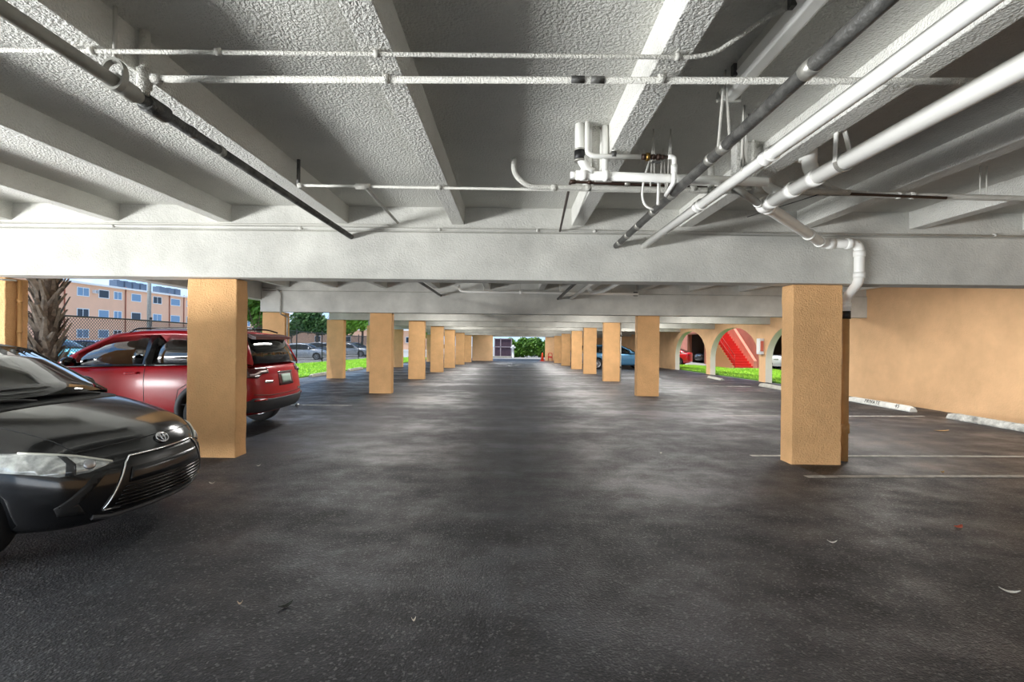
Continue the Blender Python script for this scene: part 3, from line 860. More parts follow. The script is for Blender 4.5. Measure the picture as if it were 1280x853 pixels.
# white waste pipe with stack and rubber sleeve
yq = 3.76
t = pipe_thing('waste_pipe', 'white waste pipe crossing a joist, with a stack and black rubber sleeve', (.5, yq, 2.765))
run(t, [(.47, yq, 2.765), (1.95, yq+.06, 2.745)], .034, MAT['white_pipe'])
collar(t, (.455, yq, 2.765), (1, 0, 0), .025, .05, MAT['white_pipe'], 'cap'); collar(t, (.53, yq, 2.765), (1, 0, 0), .042, .05, MAT['white_pipe'])
collar(t, (.70, yq, 2.762), (1, 0, 0), .042, .035, MAT['white_pipe'])
run(t, [(.495, yq-.02, ZS), (.495, yq-.02, 2.90), (.56, yq, 2.80), (.60, yq, 2.78)], .036, MAT['white_pipe'], .04, 'stack')
collar(t, (.495, yq-.02, 2.90), (0, 0, 1), .041, .075, MAT['rubber_band'], 'rubber_sleeve'); collar(t, (.495, yq-.02, 2.945), (0, 0, 1), .043, .012, MAT['band'], 'band'); collar(t, (.495, yq-.02, 2.865), (0, 0, 1), .043, .012, MAT['band'], 'band')
run(t, [(.69, yq, 2.78), (.69, yq, ZS)], .024, MAT['white_pipe'], name='vent')
run(t, [(.625, yq+.03, 2.78), (.625, yq+.03, ZS)], .030, MAT['painted_pipe'], name='vent')
for x in (1.05, 1.18): strap(t, (x, yq+.05, 2.70), (x+.02, yq+.05, ZS), (x+.03, yq+.05, 2.74), .012, MAT['rod'])
# water supply with valve
t = pipe_thing('water_supply', 'thin white supply pipe with a brass valve above the waste pipe', (.55, 3.72, 2.89))
run(t, [(.545, 3.70, ZS), (.545, 3.70, 2.91), (.59, 3.70, 2.885), (.95, 3.71, 2.888)], .017, MAT['white_pipe'], .04)
run(t, [(.745, 3.70, ZS), (.745, 3.70, 2.90)], .015, MAT['white_pipe'], name='supply_leg'); collar(t, (.745, 3.70, 2.90), (0, 0, 1), .02, .04, MAT['dark_pipe'], 'coupling')
run(t, [(.94, 3.71, 2.888), (1.15, 3.71, 2.888)], .013, MAT['copper'], name='valve_body')
for x, r_ in ((.97, .022), (1.0, .03), (1.04, .02), (1.08, .022), (1.11, .018)): collar(t, (x, 3.71, 2.888), (1, 0, 0), r_, .025, MAT['copper'] if x != 1.0 else mat('brass', rgb(140,112,60), .4, .9), 'valve')
bm = BM(); bxr(bm, 1.03, 1.10, 3.69, 3.73, 2.845, 2.855); obj('lever', bm, MAT['dark_pipe'], t, bevel=.002)
run(t, [(1.15, 3.71, 2.89), (1.20, 3.71, 2.89), (1.20, 3.71, 2.70), (1.20, 3.90, 2.66)], .018, MAT['white_pipe'], .03, 'outlet')
collar(t, (1.20, 3.71, 2.80), (0, 0, 1), .023, .06, MAT['white_pipe'], 'coupling')
# cut hose ends hanging near the dark pipe
t = pipe_thing('hose_loop', 'looped white hose hanging down beside the dark banded pipe', (1.04, 4.0, 2.75), 'hose')
run(t, [(1.10, 4.0, 2.98), (1.05, 4.0, 2.82), (1.035, 4.0, 2.68), (1.06, 4.0, 2.60), (1.13, 4.0, 2.57)], .009, MAT['white_pipe'], .06)
t = pipe_thing('hanging_stub', 'short white pipe stub pointing down under the waste pipe', (1.17, 4.0, 2.75))
run(t, [(1.17, 4.0, 2.80), (1.165, 4.0, 2.61)], .012, MAT['white_pipe'])
# boxed stack against the joist behind the white drain
t = pipe_thing('boxed_stack', 'painted riser box with two thin pipes rising to the slab behind the dark pipe', (1.86, 4.05, 2.95), 'riser')
bm = BM(); bxr(bm, 1.80, 1.97, 4.02, 4.12, 2.74, ZS); obj('riser_box', bm, MAT['joist'], t, bevel=.01)
for x in (1.84, 1.93): run(t, [(x, 4.0, 2.74), (x, 4.0, ZS)], .014, MAT['painted_pipe'], name='thin_pipe')

# conduits fixed along the big beam
t = pipe_thing('beam_conduit', 'thin painted conduit running the whole length of the front beam face', (0, 6.06, 2.85), 'conduit')
run(t, [(-6.9, 6.072, 2.862), (-1.35, 6.072, 2.862), (9.7, 6.072, 2.842)], .012, MAT['beam'])
for x in (-4.9, -2.6, -.9, .3, 1.0, 5.9): collar(t, (x, 6.072, 2.858), (1, 0, 0), .019, .04, MAT['beam'], 'clamp')
t = pipe_thing('short_conduit', 'second thin conduit just above the long one on the sedan side of the beam', (-4, 6.08, 2.895), 'conduit')
run(t, [(-6.9, 6.1, 2.885), (-1.55, 6.1, 2.915), (-1.5, 6.1, 2.88)], .008, MAT['rod'], .02)
t = pipe_thing('wall_conduit', 'thin grey conduit dropping down the end of the beam to the outer column', (-6.45, 6.06, 2.5), 'conduit')
run(t, [(-6.47, 6.05, 2.80), (-6.47, 6.05, 2.27), (-6.42, 6.05, 2.20), (-6.20, 6.2, 2.19)], .012, MAT['rod'], .05)
t = pipe_thing('column_pipe', 'tan painted pipe running down the side of the outer column near the sedan', (-6.40, 6.42, 0), 'pipe')
run(t, [(-6.405, 6.45, 2.22), (-6.405, 6.45, .0)], .026, MAT['tan_pipe']); collar(t, (-6.405, 6.45, 1.95), (0, 0, 1), .034, .05, MAT['tan_pipe'])
collar(t, (-6.405, 6.45, 1.55), (0, 0, 1), .031, .03, MAT['tan_pipe'], 'clamp')
# thin pipe on third arch-side column, and one on the second outer column
t = pipe_thing('column_conduit', 'thin pale conduit with dark clamps on the edge of the third arch-side column', (4.16, 18.9, 0), 'conduit')
run(t, [(4.15, 18.95, ZBM-.01), (4.15, 18.95, 0)], .03, MAT['painted_pipe'])
for z in (1.75, .55): collar(t, (4.15, 18.95, z), (0, 0, 1), .042, .07, MAT['dark_pipe'], 'clamp')
t = pipe_thing('downspout', 'dark thin downspout on the outer column behind the red car', (-6.38, 14.02, 0), 'pipe')
run(t, [(-6.9, 13.70, 2.9), (-6.5, 13.68, 2.86), (-6.395, 13.68, 2.75), (-6.395, 13.68, 2.18), (-6.395, 14.1, 2.12), (-6.395, 14.1, 0)], .02, MAT['grey_pipe'], .06)
# second bay
t = pipe_thing('rear_conduit', 'white pipe along the second beam with short hangers and a bend', (-1, 13.2, 2.75), 'pipe')
run(t, [(-1.42, 13.0, 2.95), (-1.38, 13.0, 2.80), (-1.2, 13.0, 2.775), (3.3, 13.0, 2.76)], .03, MAT['white_pipe'], .08)
for x in (-.75, .2, 1.25, 2.6): rod(t, (x, 13.0, 2.77), (x, 13.0, ZS), .014)
collar(t, (.22, 13.0, 2.77), (1, 0, 0), .045, .08, MAT['white_pipe'])
t = pipe_thing('rear_drain', 'white drain pipe ending in an elbow between the first and second beams', (2.1, 12, 2.75), 'pipe')
run(t, [(2.25, 6.5, 2.76), (2.25, 12.2, 2.76), (2.0, 12.6, 2.74), (1.9, 12.6, 2.9)], .05, MAT['white_pipe'], .12)
t = thing('floodlight', 'small dark floodlight under the slab beyond the front beam', 'light', (3.25, 13.1, 2.7))
bm = BM(); tube(bm, [(3.25, 13.1, 2.83), (3.25, 13.1, 2.72)], .06, 16); obj('lamp_head', bm, MAT['dark_pipe'], t)
bm = BM(); tube(bm, [(3.25, 13.1, 2.83), (3.25, 13.1, ZS)], .02, 8); obj('bracket', bm, MAT['rod'], t)
# ------------------------------------------------------------------ the black sedan
BLK = mat('black_paint', rgb(15,16,18), .16, 0, coat=.35, spec=.5)
RED = mat('red_paint', rgb(150,4,18), .35, 0, coat=.22, spec=.3); RED.node_tree.nodes['Principled BSDF'].inputs['Coat Roughness'].default_value = .14
MAT['headlamp'] = mat('headlamp_lens', rgb(196,200,198), .12, .35, coat=1, var=.5, vscale=14)
MAT['headlamp_dark'] = mat('lamp_bezel', rgb(70,72,74), .2, .6)
MAT['tail_red'] = mat('tail_lamp', rgb(150,14,18), .1, coat=1)
MAT['cladding'] = mat('grey_cladding', rgb(48,50,54), .65)
MAT['plate'] = mat('plate_green', rgb(150,170,160), .5)
sp = sedan_spec(); sp['wglass'] = MAT['windshield_glass']; sp['mirror_mat'] = MAT['gloss_black']
car, bvh, body = make_car('sedan', 'black sedan with chrome-edged grille parked in front of the wide peach column', sp, BLK, (-2.70, 3.96, 0), 0, glass=MAT['windshield_glass'])
def part(name, bm, m, root=None, smooth=False): return obj(name, bm, m, root or car, local=True, smooth=smooth)
# grille opening
og = [(-.515,.300), (-.375,.585), (-.335,.625), (.335,.625), (.375,.585), (.515,.300), (.44,.262), (-.44,.262)]
part('grille', patch(bvh, og, 'x', 1, .03, .004, .01), mat('grille_black', rgb(9,9,10), .35))
for i in range(6):
    z = .30+i*.026
    w = lerp(.48, .415, i/5)
    bm = BM(); tube(bm, proj(bvh, [(-w, z), (w, z)], 'x', 1, .010, n=24), .0062, 6); part('grille_slat', bm, MAT['gloss_black'])
bm = BM()
pl = patch(bvh, [(-.385,.455), (-.35,.555), (.35,.555), (.385,.455)], 'x', 1, .04, .016, .012); part('plate_panel', pl, mat('panel_black', rgb(17,17,19), .25))
bm = BM(); tube(bm, proj(bvh, [(-.43,.294), (-.525,.296), (-.385,.592), (-.343,.635), (.343,.635), (.385,.592), (.525,.296), (.43,.294)], 'x', 1, .008, n=14), .0075, 8); part('grille_trim', bm, MAT['chrome'])
bm = BM(); tube(bm, proj(bvh, [(-.56,.26), (-.45,.235), (.45,.235), (.56,.26)], 'x', 1, .006, n=12), .018, 8); part('bumper_lip', bm, mat('lip_grey', rgb(52,53,56), .5))
# emblem: three ellipses
hc = bvh.ray_cast(Vector((5, 0, .70)), Vector((-1, 0, 0)), 20)[0]
bm = BM(); en = Vector((.82, 0, .57)); eu = Vector((-.57, 0, .82))
for a, b, dz, k in ((.060,.041,0,0), (.019,.037,.002,.003), (.043,.014,.016,.005)):
    pts = [hc+en*(.012+k)+eu*(dz+b*math.sin(2*PI*q/30))+Vector((0, a*math.cos(2*PI*q/30), 0)) for q in range(30)]
    tube(bm, pts, .0048, 8, closed=True)
part('emblem', bm, MAT['chrome'])
for sg in (-1, 1):
    hl = [(.44*sg,.615), (.60*sg,.685), (.745*sg,.735), (.84*sg,.745), (.84*sg,.70), (.80*sg,.62), (.70*sg,.570), (.58*sg,.575)]
    h = part('headlight', patch(bvh, hl, 'x', 1, .03, .007, .008), MAT['headlamp'])
    obj('lamp_bezel', patch(bvh, [(.640*sg,.705), (.665*sg,.712), (.655*sg,.65), (.68*sg,.572), (.64*sg,.572), (.62*sg,.64)], 'x', 1, .03, .010, .003), MAT['headlamp_dark'], h, local=True)
    bm = BM(); tube(bm, proj(bvh, [(.455*sg,.622), (.60*sg,.690), (.745*sg,.738)], 'x', 1, .012, n=8), .008, 6); obj('lamp_rim', bm, mat('lamp_rim', rgb(206,206,196), .4), h, local=True)
    bm = BM(); cpt = bvh.ray_cast(Vector((5, .565*sg, .625)), Vector((-1, 0, 0)), 20)[0]
    lathe(bm, [(.036, -.01), (.036, .004), (.028, .010), (0, .012)], Matrix.Translation(cpt+Vector((.006, 0, 0))) @ Matrix.Rotation(.5*sg, 4, 'Z') @ Matrix.Rotation(math.radians(70), 4, 'Y'), 18); obj('projector', bm, MAT['alloy'], h, local=True)
    part('corner_recess', patch(bvh, [(.50*sg,.555), (.56*sg,.555), (.72*sg,.37), (.70*sg,.31), (.60*sg,.30), (.64*sg,.38)], 'x', 1, .03, .003, .003), mat('recess_black', rgb(8,8,9), .6))
    # fender and door gaps
    bm = BM(); tube(bm, proj(bvh, [(-1.18,.90), (-1.22,.55), (-1.30,.25)], 'y', sg, .0, n=10), .004, 6); part('door_gap', bm, MAT['black_plastic'])
    bm = BM(); tube(bm, proj(bvh, [(-2.31,.91), (-2.31,.55), (-2.31,.25)], 'y', sg, .0, n=10), .004, 6); part('door_gap', bm, MAT['black_plastic'])
    for x in (-2.12, -3.05):
        bm = BM(); tube(bm, proj(bvh, [(x, .80), (x-.16, .80)], 'y', sg, .022, n=4), .014, 8); part('door_handle', bm, MAT['gloss_black'])
    part('taillight', patch(bvh, [(.48*sg,.80), (.50*sg,.92), (.80*sg,.95), (.80*sg,.83)], 'x', -1, .04, .006, .006), MAT['tail_red'])
bm = BM(); tube(bm, proj(bvh, [(-.66*1,.70),(-.40,.722),(0,.735),(.40,.722),(.66,.70)], 'x', 1, .0, n=8), .005, 6); part('hood_gap', bm, MAT['black_plastic'])
for sg in (1, -1):
    bm = BM(); tube(bm, proj(bvh, [(-1.06, .70*sg), (-.6, .645*sg), (-.30, .60*sg), (-.16,.56*sg)], 'z', 1, .0, n=8), .0035, 6); part('hood_gap', bm, MAT['black_plastic'])
# cowl and wipers
part('cowl', patch(bvh, [(-.86,-.5), (-.80,0), (-.86,.5), (-1.0,.68), (-1.1,.68), (-1.1,-.68), (-1.0,-.68)], 'z', 1, .06, .006, .01), MAT['black_plastic'])
for y0, y1 in ((-.05, .50), (-.62, -.08)):
    bm = BM(); tube(bm, [(-.92, y1-.1, 1.005), (-.93, (y0+y1)/2, 1.03), (-.99, y0, 1.035)], .011, 8, rad=.1); part('wiper', bm, MAT['black_plastic'])
# ------------------------------------------------------------------ the red car
sp = suv_spec(); sp['mirror_mat'] = MAT['gloss_black']
jloc = (-8.13, 8.32, 0)
SGL = glass_mat('side_glass', (.42,.46,.48), 3.0)
car, bvh, body = make_car('sport_utility_car', 'red sport utility car parked nose out behind the wide peach column', sp, RED, jloc, PI, trim=MAT['gloss_black'])
MAT['side_glass'] = SGL
for ch in car.children:
    if ch.name.startswith('side_window'): ch.data.materials[0] = MAT['side_glass']
def part(name, bm, m, root=None): return obj(name, bm, m, root or car, local=True)
for sg in (-1, 1):
    for x in sp['wheels']:
        bm = BM(); n = 26
        r0, r1 = sp['arch_r']-.005, sp['arch_r']+.07
        zc = sp['wheel_r']+.02
        pi_ = proj(bvh, [(x+r1*math.cos(PI*(k/n)*1.16-PI*.08), zc+r1*math.sin(PI*(k/n)*1.16-PI*.08)) for k in range(n+1)], 'y', sg, .0, n=1)
        rows = []
        for p in pi_:
            dx, dz = p.x-x, p.z-zc; l = math.hypot(dx, dz)
            yb = sg*(max(abs(p.y), .86)+.012)
            yi = yb
            rows.append([bm.verts.new((x+dx/l*q, y_, zc+dz/l*q)) for q, y_ in ((r1, p.y-sg*.03), (r1, yb), (r0, yi), (r0, yi-sg*.12))])
        for a, b in zip(rows, rows[1:]):
            for k in range(3): f = bm.faces.new((a[k], a[k+1], b[k+1], b[k])); f.smooth = True
        part('wheel_arch', bm, MAT['cladding'])
    bm = patch(bvh, [(-1.35,.27), (-1.35,.37), (-3.10,.37), (-3.10,.27)], 'y', sg, .08, .012, .012); part('sill_cladding', bm, MAT['cladding'])
    for xs_ in ([(-1.38,1.0),(-1.36,.7),(-1.42,.38)], [(-2.62,1.05),(-2.62,.7),(-2.62,.38)], [(-3.50,1.06),(-3.36,.86),(-3.14,.72),(-3.06,.38)]):
        bm = BM(); tube(bm, proj(bvh, xs_, 'y', sg, .0, n=8), .005, 6); part('door_gap', bm, MAT['black_plastic'])
    for x in (-2.34, -3.28):
        bm = BM(); tube(bm, proj(bvh, [(x, .955), (x-.20, .965)], 'y', sg, .024, n=5), .017, 8); part('door_handle', bm, RED)
    bm = BM(); tube(bm, [(-2.22, sg*.645, 1.575), (-2.34, sg*.655, 1.635), (-3.7, sg*.645, 1.655), (-3.9, sg*.63, 1.60)], .013, 8, rad=.08); part('roof_rail', bm, MAT['gloss_black'])
    tl = [(.48*sg,.955), (.48*sg,1.05), (.86*sg,1.06), (.90*sg,.90), (.72*sg,.885), (.62*sg,.95)]
    h = part('taillight', patch(bvh, tl, 'x', -1, .03, .008, .012), mat('tail_smoke', rgb(70,14,18), .1, coat=1))
    bm = BM(); tube(bm, proj(bvh, [(.54*sg,.985), (.66*sg,.98), (.76*sg,.94), (.82*sg,.94)], 'x', -1, .014, n=6), .018, 6); obj('lamp_strip', bm, mat('lamp_clear', rgb(205,190,190), .2), h, local=True)
    part('headlight', patch(bvh, [(.48*sg,.80), (.50*sg,.88), (.84*sg,.92), (.84*sg,.82)], 'x', 1, .04, .006, .008), MAT['headlamp'])
    bm = BM(); tube(bm, proj(bvh, [(.60*sg,.55), (.80*sg,.55)], 'x', -1, .012, n=4), .018, 8); part('reflector', bm, MAT['tail_red'])
part('rear_bumper', patch(bvh, [(-.83,.36), (-.88,.50), (-.80,.585), (-.45,.555), (.45,.555), (.80,.585), (.88,.50), (.83,.36)], 'x', -1, .05, .02, .03), MAT['cladding'])
for sg in (1, -1):
    part('rear_bumper', patch(bvh, [(-3.96,.37), (-3.98,.50), (-4.26,.57), (-4.30,.42)], 'y', sg, .05, .012, .02), MAT['cladding'])
part('license_plate', patch(bvh, [(-.16,.775), (-.16,.915), (.16,.915), (.16,.775)], 'x', -1, .05, .012, .008), MAT['plate'])
part('plate_recess', patch(bvh, [(-.26,.74), (-.24,.94), (.24,.94), (.26,.74)], 'x', -1, .05, .004, .004), mat('dark_red', rgb(74,8,14), .3))
part('tailgate_handle', patch(bvh, [(-.25,.945), (-.25,.965), (.25,.965), (.25,.945)], 'x', -1, .05, .014, .01), MAT['chrome'])
part('badge', patch(bvh, [(.42,.80), (.42,.835), (.60,.84), (.60,.805)], 'x', -1, .03, .010, .006), MAT['chrome'])
part('badge', patch(bvh, [(-.72,.63), (-.72,.66), (-.44,.665), (-.44,.635)], 'x', -1, .03, .010, .006), MAT['chrome'])
bm = BM(); tube(bm, proj(bvh, [(-.80,.64), (-.5,.61), (.5,.61), (.80,.64)], 'x', -1, .0, n=8), .005, 6); part('tailgate_gap', bm, MAT['black_plastic'])
# spoiler
bm = BM()
for sg in (1,):
    prism(bm, [(-3.92, -.60, 1.575), (-4.02, -.60, 1.565), (-4.15, -.585, 1.525), (-4.15, -.585, 1.485), (-4.02, -.60, 1.49)], (0, 1.2, 0))
for v in bm.verts:
    v.co.z += .045*(1-(v.co.y/.6)**2)
part('spoiler', bm, mat('spoiler_dark', rgb(58,10,16), .35))
bm = BM(); tube(bm, [(-4.26, .1, 1.16), (-4.25, -.05, 1.19), (-4.18, -.40, 1.28)], .014, 8, rad=.05); part('rear_wiper', bm, MAT['black_plastic'])
bm = BM(); tube(bm, [(-4.30, -.52, .33), (-4.34, -.52, .30)], .035, 12); part('exhaust', bm, MAT['alloy'])

# ------------------------------------------------------------------ cars further off
SIL = mat('silver_paint', rgb(206,210,216), .25, .5, coat=1)
BLU = mat('blue_paint', rgb(74,124,160), .25, .4, coat=1)
NAV = mat('navy_paint', rgb(40,62,104), .25, .3, coat=1)
WHT = mat('white_car_paint', rgb(232,236,240), .25, coat=1)
TEA = mat('teal_paint', rgb(92,176,190), .25, .2, coat=1)
GRY = mat('grey_paint', rgb(96,108,124), .25, .4, coat=1)
RED2 = mat('bright_red_paint', rgb(204,16,30), .3, coat=1)
DRK = mat('charcoal_paint', rgb(44,46,50), .3, coat=1)
def lamps(root, bvh, front=True, rear=True):
    for sg in (1, -1):
        if front: obj('headlight', patch(bvh, [(.46*sg,.66), (.5*sg,.72), (.76*sg,.74), (.78*sg,.64)], 'x', 1, .06, .008, .008), MAT['headlamp'], root, local=True)
        if rear: obj('taillight', patch(bvh, [(.46*sg,.80), (.5*sg,.92), (.76*sg,.93), (.78*sg,.82)], 'x', -1, .06, .008, .008), MAT['tail_red'], root, local=True)
    if front: obj('grille', patch(bvh, [(-.40,.36), (-.34,.56), (.34,.56), (.40,.36)], 'x', 1, .06, .008, .008), MAT['black_plastic'], root, local=True)
def far_car(name, label, spec, paint, x, y, rz, group=None):
    z = -.03
    z += zo(y)
    if XL < x < XR and y < 50: z += .03
    r_, b_, _ = make_car(name, label, spec, paint, (x, y, z), rz, group=group)
    lamps(r_, b_); return r_
g = 'cars in the lot beyond the fence'
P = lambda px, Y: W(px, 430, Y).x
far_car('sedan', 'silver sedan in the lot between the fence posts, seen over the lawn', sedan_spec(), SIL, P(411, 44.5), 44.5, math.radians(8), g)
far_car('hatchback', 'grey blue car parked behind the silver sedan nose', hatch_spec(), GRY, P(432, 60), 60, math.radians(10), g)
far_car('sedan', 'dark blue sedan beyond the fence beside the fourth lawn column', sedan_spec(), NAV, P(466, 64), 64, math.radians(5), g)
far_car('hatchback', 'silver hatchback whose wheel shows beside the second inner column', hatch_spec(), SIL, -15.3, 54, 0, g)
far_car('sedan', 'teal sedan parked behind the palm trunk past the fence', sedan_spec(), TEA, P(120, 25), 25, math.radians(0), g)
far_car('hatchback', 'navy car parked past the fence behind the red car roof', hatch_spec(), NAV, P(168, 33), 33, math.radians(0), g)
far_car('sedan', 'red sedan parked beyond the navy car by the apartment wall', sedan_spec(), RED2, P(110, 38), 38, math.radians(180), g)
far_car('hatchback', 'white car seen between the third and fourth inner columns', hatch_spec(), WHT, P(560, 60), 60, PI/2*1.0, g)
far_car('hatchback', 'blue hatchback parked between the columns on the arch side', hatch_spec(), BLU, 8.6, 30.3, math.radians(0))
far_car('hatchback', 'dark car parked past the blue hatchback on the arch side', hatch_spec(), DRK, 8.7, 37.5, math.radians(0))
far_car('sedan', 'bright red car standing outside the farthest arch', sedan_spec(), RED2, 10.75, 42.0, math.radians(150))
far_car('hatchback', 'dark car inside the courtyard garage opening', hatch_spec(), DRK, 17.35, 47.0, math.radians(180))
far_car('hatchback', 'white car facing out of the carport beside the drain column', hatch_spec(), WHT, 16.9, 32.7, math.radians(180))
# ------------------------------------------------------------------ lawns
def lawn(label, x0, x1f, ycuts, nb, dz=.02, hb=.07):
    bm = BM(); pr = None
    for y, x1 in ycuts:
        a = [bm.verts.new((x0, y, zo(y)-.03)), bm.verts.new((x0, y, zo(y)+dz)), bm.verts.new((x1, y, zo(y)+dz)), bm.verts.new((x1, y, zo(y)-.03))]
        if pr:
            for k in range(3): bm.faces.new((pr[k], pr[k+1], a[k+1], a[k]))
        pr = a
    o = tag(obj('lawn', bm, MAT['soil']), label, 'lawn', kind='stuff')
    bm = BM()
    for _ in range(nb):
        y = R.uniform(ycuts[0][0], ycuts[-1][0]); x = R.uniform(x0, x1f(y)); z = zo(y)+dz-.005
        a = R.uniform(0, 2*PI); h = R.uniform(.5, 1.2)*hb; w = R.uniform(.012, .022)
        dx, dy = math.cos(a)*w, math.sin(a)*w; lx, ly = R.uniform(-.04, .04), R.uniform(-.04, .04)
        bm.faces.new((bm.verts.new((x-dx, y-dy, z)), bm.verts.new((x+dx, y+dy, z)), bm.verts.new((x+lx, y+ly, z+h))))
    tag(obj('grass', bm, MAT['grass'], o), kind='stuff')
lawn('green lawn strip along the chain link fence', -14.2, lambda y: -8.25, [(y, -8.25) for y in (15, 19, 24.5, 30, 37.8, 46, 52)], 24000)
lawn('green lawn in front of the red staircase', 10.25, lambda y: 16.4 if y < 32.4 else 14.2, [(12, 16.4), (19, 16.4), (24.5, 16.4), (30, 16.4), (32.4, 16.4), (32.401, 14.2), (37.8, 14.2), (38.6, 14.2)], 26000)

# ------------------------------------------------------------------ wheel stops
def stop(p0, p1, label, text=None, worn=False, m=None, w=.17, h=.125, grp='concrete wheel stops'):
    p0, p1 = Vector(p0), Vector(p1); d = p1-p0; L_ = d.length; yaw = math.atan2(d.y, d.x)
    z = zo((p0.y+p1.y)/2); loc = Vector(((p0.x+p1.x)/2, (p0.y+p1.y)/2, z))
    t = thing('wheel_stop', label, 'wheel stop', loc, yaw, grp)
    bm = BM(); pr = None; n = 14
    for i in range(n+1):
        u = -L_/2+L_*i/n; k = 1-.22*(i in (0, n))
        j = lambda: R.uniform(-.003, .003)
        ring_ = [bm.verts.new((u+j(), a+j(), b)) for a, b in ((-w/2, 0), (-w/2, .03), (-w*.27, h*k), (w*.27, h*k), (w/2, .03), (w/2, 0))]
        if pr:
            for q in range(6): bm.faces.new((pr[q], pr[(q+1) % 6], ring_[(q+1) % 6], ring_[q]))
        else: bm.faces.new(ring_[::-1])
        pr = ring_
    bm.faces.new(pr)
    obj('body', bm, m or MAT['white_paint'], t, local=True, bevel=.006)
    if text:
        # stencilled on the sloped face looking at the drive
        for s_, off, sz in text:
            cu = bpy.data.curves.new('lettering', 'FONT'); cu.body = s_; cu.size = sz; cu.extrude = .001; cu.align_x = 'CENTER'; cu.space_character = 1.15
            o = bpy.data.objects.new('tmp', cu); C.objects.link(o)
            me = bpy.data.meshes.new_from_object(o.evaluated_get(bpy.context.evaluated_depsgraph_get()))
            bpy.data.objects.remove(o); bpy.data.curves.remove(cu)
            l = bpy.data.objects.new('lettering', me); C.objects.link(l); me.materials.append(MAT['stencil'])
            l.parent = t
            a = math.atan2(h-.03, w/2-w*.27)
            # face on the +y local side (toward the drive after yaw)
            nrm = Vector((0, math.sin(a), math.cos(a)))
            X = Vector((-1, 0, 0)); Zp = nrm; Y_ = Zp.cross(X)
            M = Matrix((X, Y_, Zp)).transposed().to_4x4()
            M.translation = Vector((off, w/2-.14*w*.23, .03+.14*(h-.03)))+nrm*.004
            l.matrix_local = M
            if l.matrix_local.to_3x3().determinant() < 0: pass
    return t
stop((9.0, 11.1), (9.02, 13.2), 'white wheel stop with black stencilled lettering behind the drain column', [('PRIVATE', .15, .125), ('45', -.66, .125)])
stop((9.05, 8.3), (9.02, 10.2), 'white wheel stop with smudged grey top at the foot of the peach wall', m=MAT['worn_white'])
stop((8.75, 15.5), (8.75, 17.4), 'grey wheel stop before the arch closest to the drain column', m=MAT['concrete'])
stop((8.5, 20.0), (8.6, 21.6), 'low grey wheel stop in front of the staircase arch', m=MAT['concrete'], h=.09)
stop((-7.9, 19.5), (-7.85, 21.6), 'grey wheel stop at the lawn edge just past the red car', m=MAT['concrete'])
stop((-7.9, 24.0), (-7.85, 26.0), 'grey wheel stop at the lawn edge behind the outer column', m=MAT['concrete'])

# ------------------------------------------------------------------ litter
def leaf(p, yaw, l, w, col, label, name='fallen_leaf', cat='leaf', curl=.02):
    bm = BM(); n = 8; rows = []
    for i in range(n+1):
        u = i/n; ww = w*math.sin(PI*min(1, u*.96+.02))**.8/2; x = (u-.5)*l; z = .004+curl*(2*u-1)**2
        rows.append([bm.verts.new((x, -ww, z+.25*ww)), bm.verts.new((x, 0, z)), bm.verts.new((x, ww, z+.25*ww))])
    for a, b in zip(rows, rows[1:]):
        for k in range(2): bm.faces.new((a[k], a[k+1], b[k+1], b[k]))
    o = obj(name, bm, mat(name+'_mat', col, .8, var=.3, vscale=40)); o.location = p; o.rotation_euler.z = yaw
    s = o.modifiers.new('t', 'SOLIDIFY'); s.thickness = .002
    return tag(o, label, cat)
def G(px, py):
    v = py-427; u = px-640; iv = -u*math.sin(ROLL)+v*math.cos(ROLL); Y = EYE*FOC/iv
    p = W(px, py, Y); p.z = zo(Y); return p
leaf(G(1198, 661), .3, .09, .045, rgb(176,82,56), 'small red brown leaf lying on the asphalt in front of the drain column')
leaf(G(357, 760), .9, .085, .028, rgb(20,26,14), 'dark curled leaf lying on the bare asphalt nearest the camera')
leaf(G(1262, 742), -.5, .10, .03, rgb(225,222,214), 'white paper scrap on the asphalt by the picture edge', 'paper_scrap', 'litter')
leaf(G(1040, 680), -.2, .07, .02, rgb(214,212,206), 'thin white paper sliver on the asphalt before the drain column', 'paper_scrap', 'litter')
leaf(G(1178, 594-2), .2, .05, .03, rgb(150,120,60), 'tan leaf on the white line beside the drain column')
leaf(G(265, 606), .2, .06, .03, rgb(214,210,200), 'pale paper chip on the asphalt at the sedan nose', 'paper_scrap', 'litter')
leaf(G(323, 584), .6, .05, .03, rgb(220,216,206), 'pale paper chip beside the wide peach column foot', 'paper_scrap', 'litter')
leaf(G(1177, 540), .1, .30, .06, rgb(190,150,100), 'long tan palm leaf scrap before the smudged wheel stop')
leaf(G(517, 778), .4, .025, .018, rgb(214,206,190), 'tiny cream pebble chip low on the drive', 'stone_chip', 'litter')
leaf(G(300, 757), .4, .03, .018, rgb(190,170,150), 'tiny tan chip near the dark curled leaf', 'stone_chip', 'litter')
leaf(G(826, 568), .4, .03, .018, rgb(210,206,196), 'tiny white chip out in the middle of the drive', 'stone_chip', 'litter')

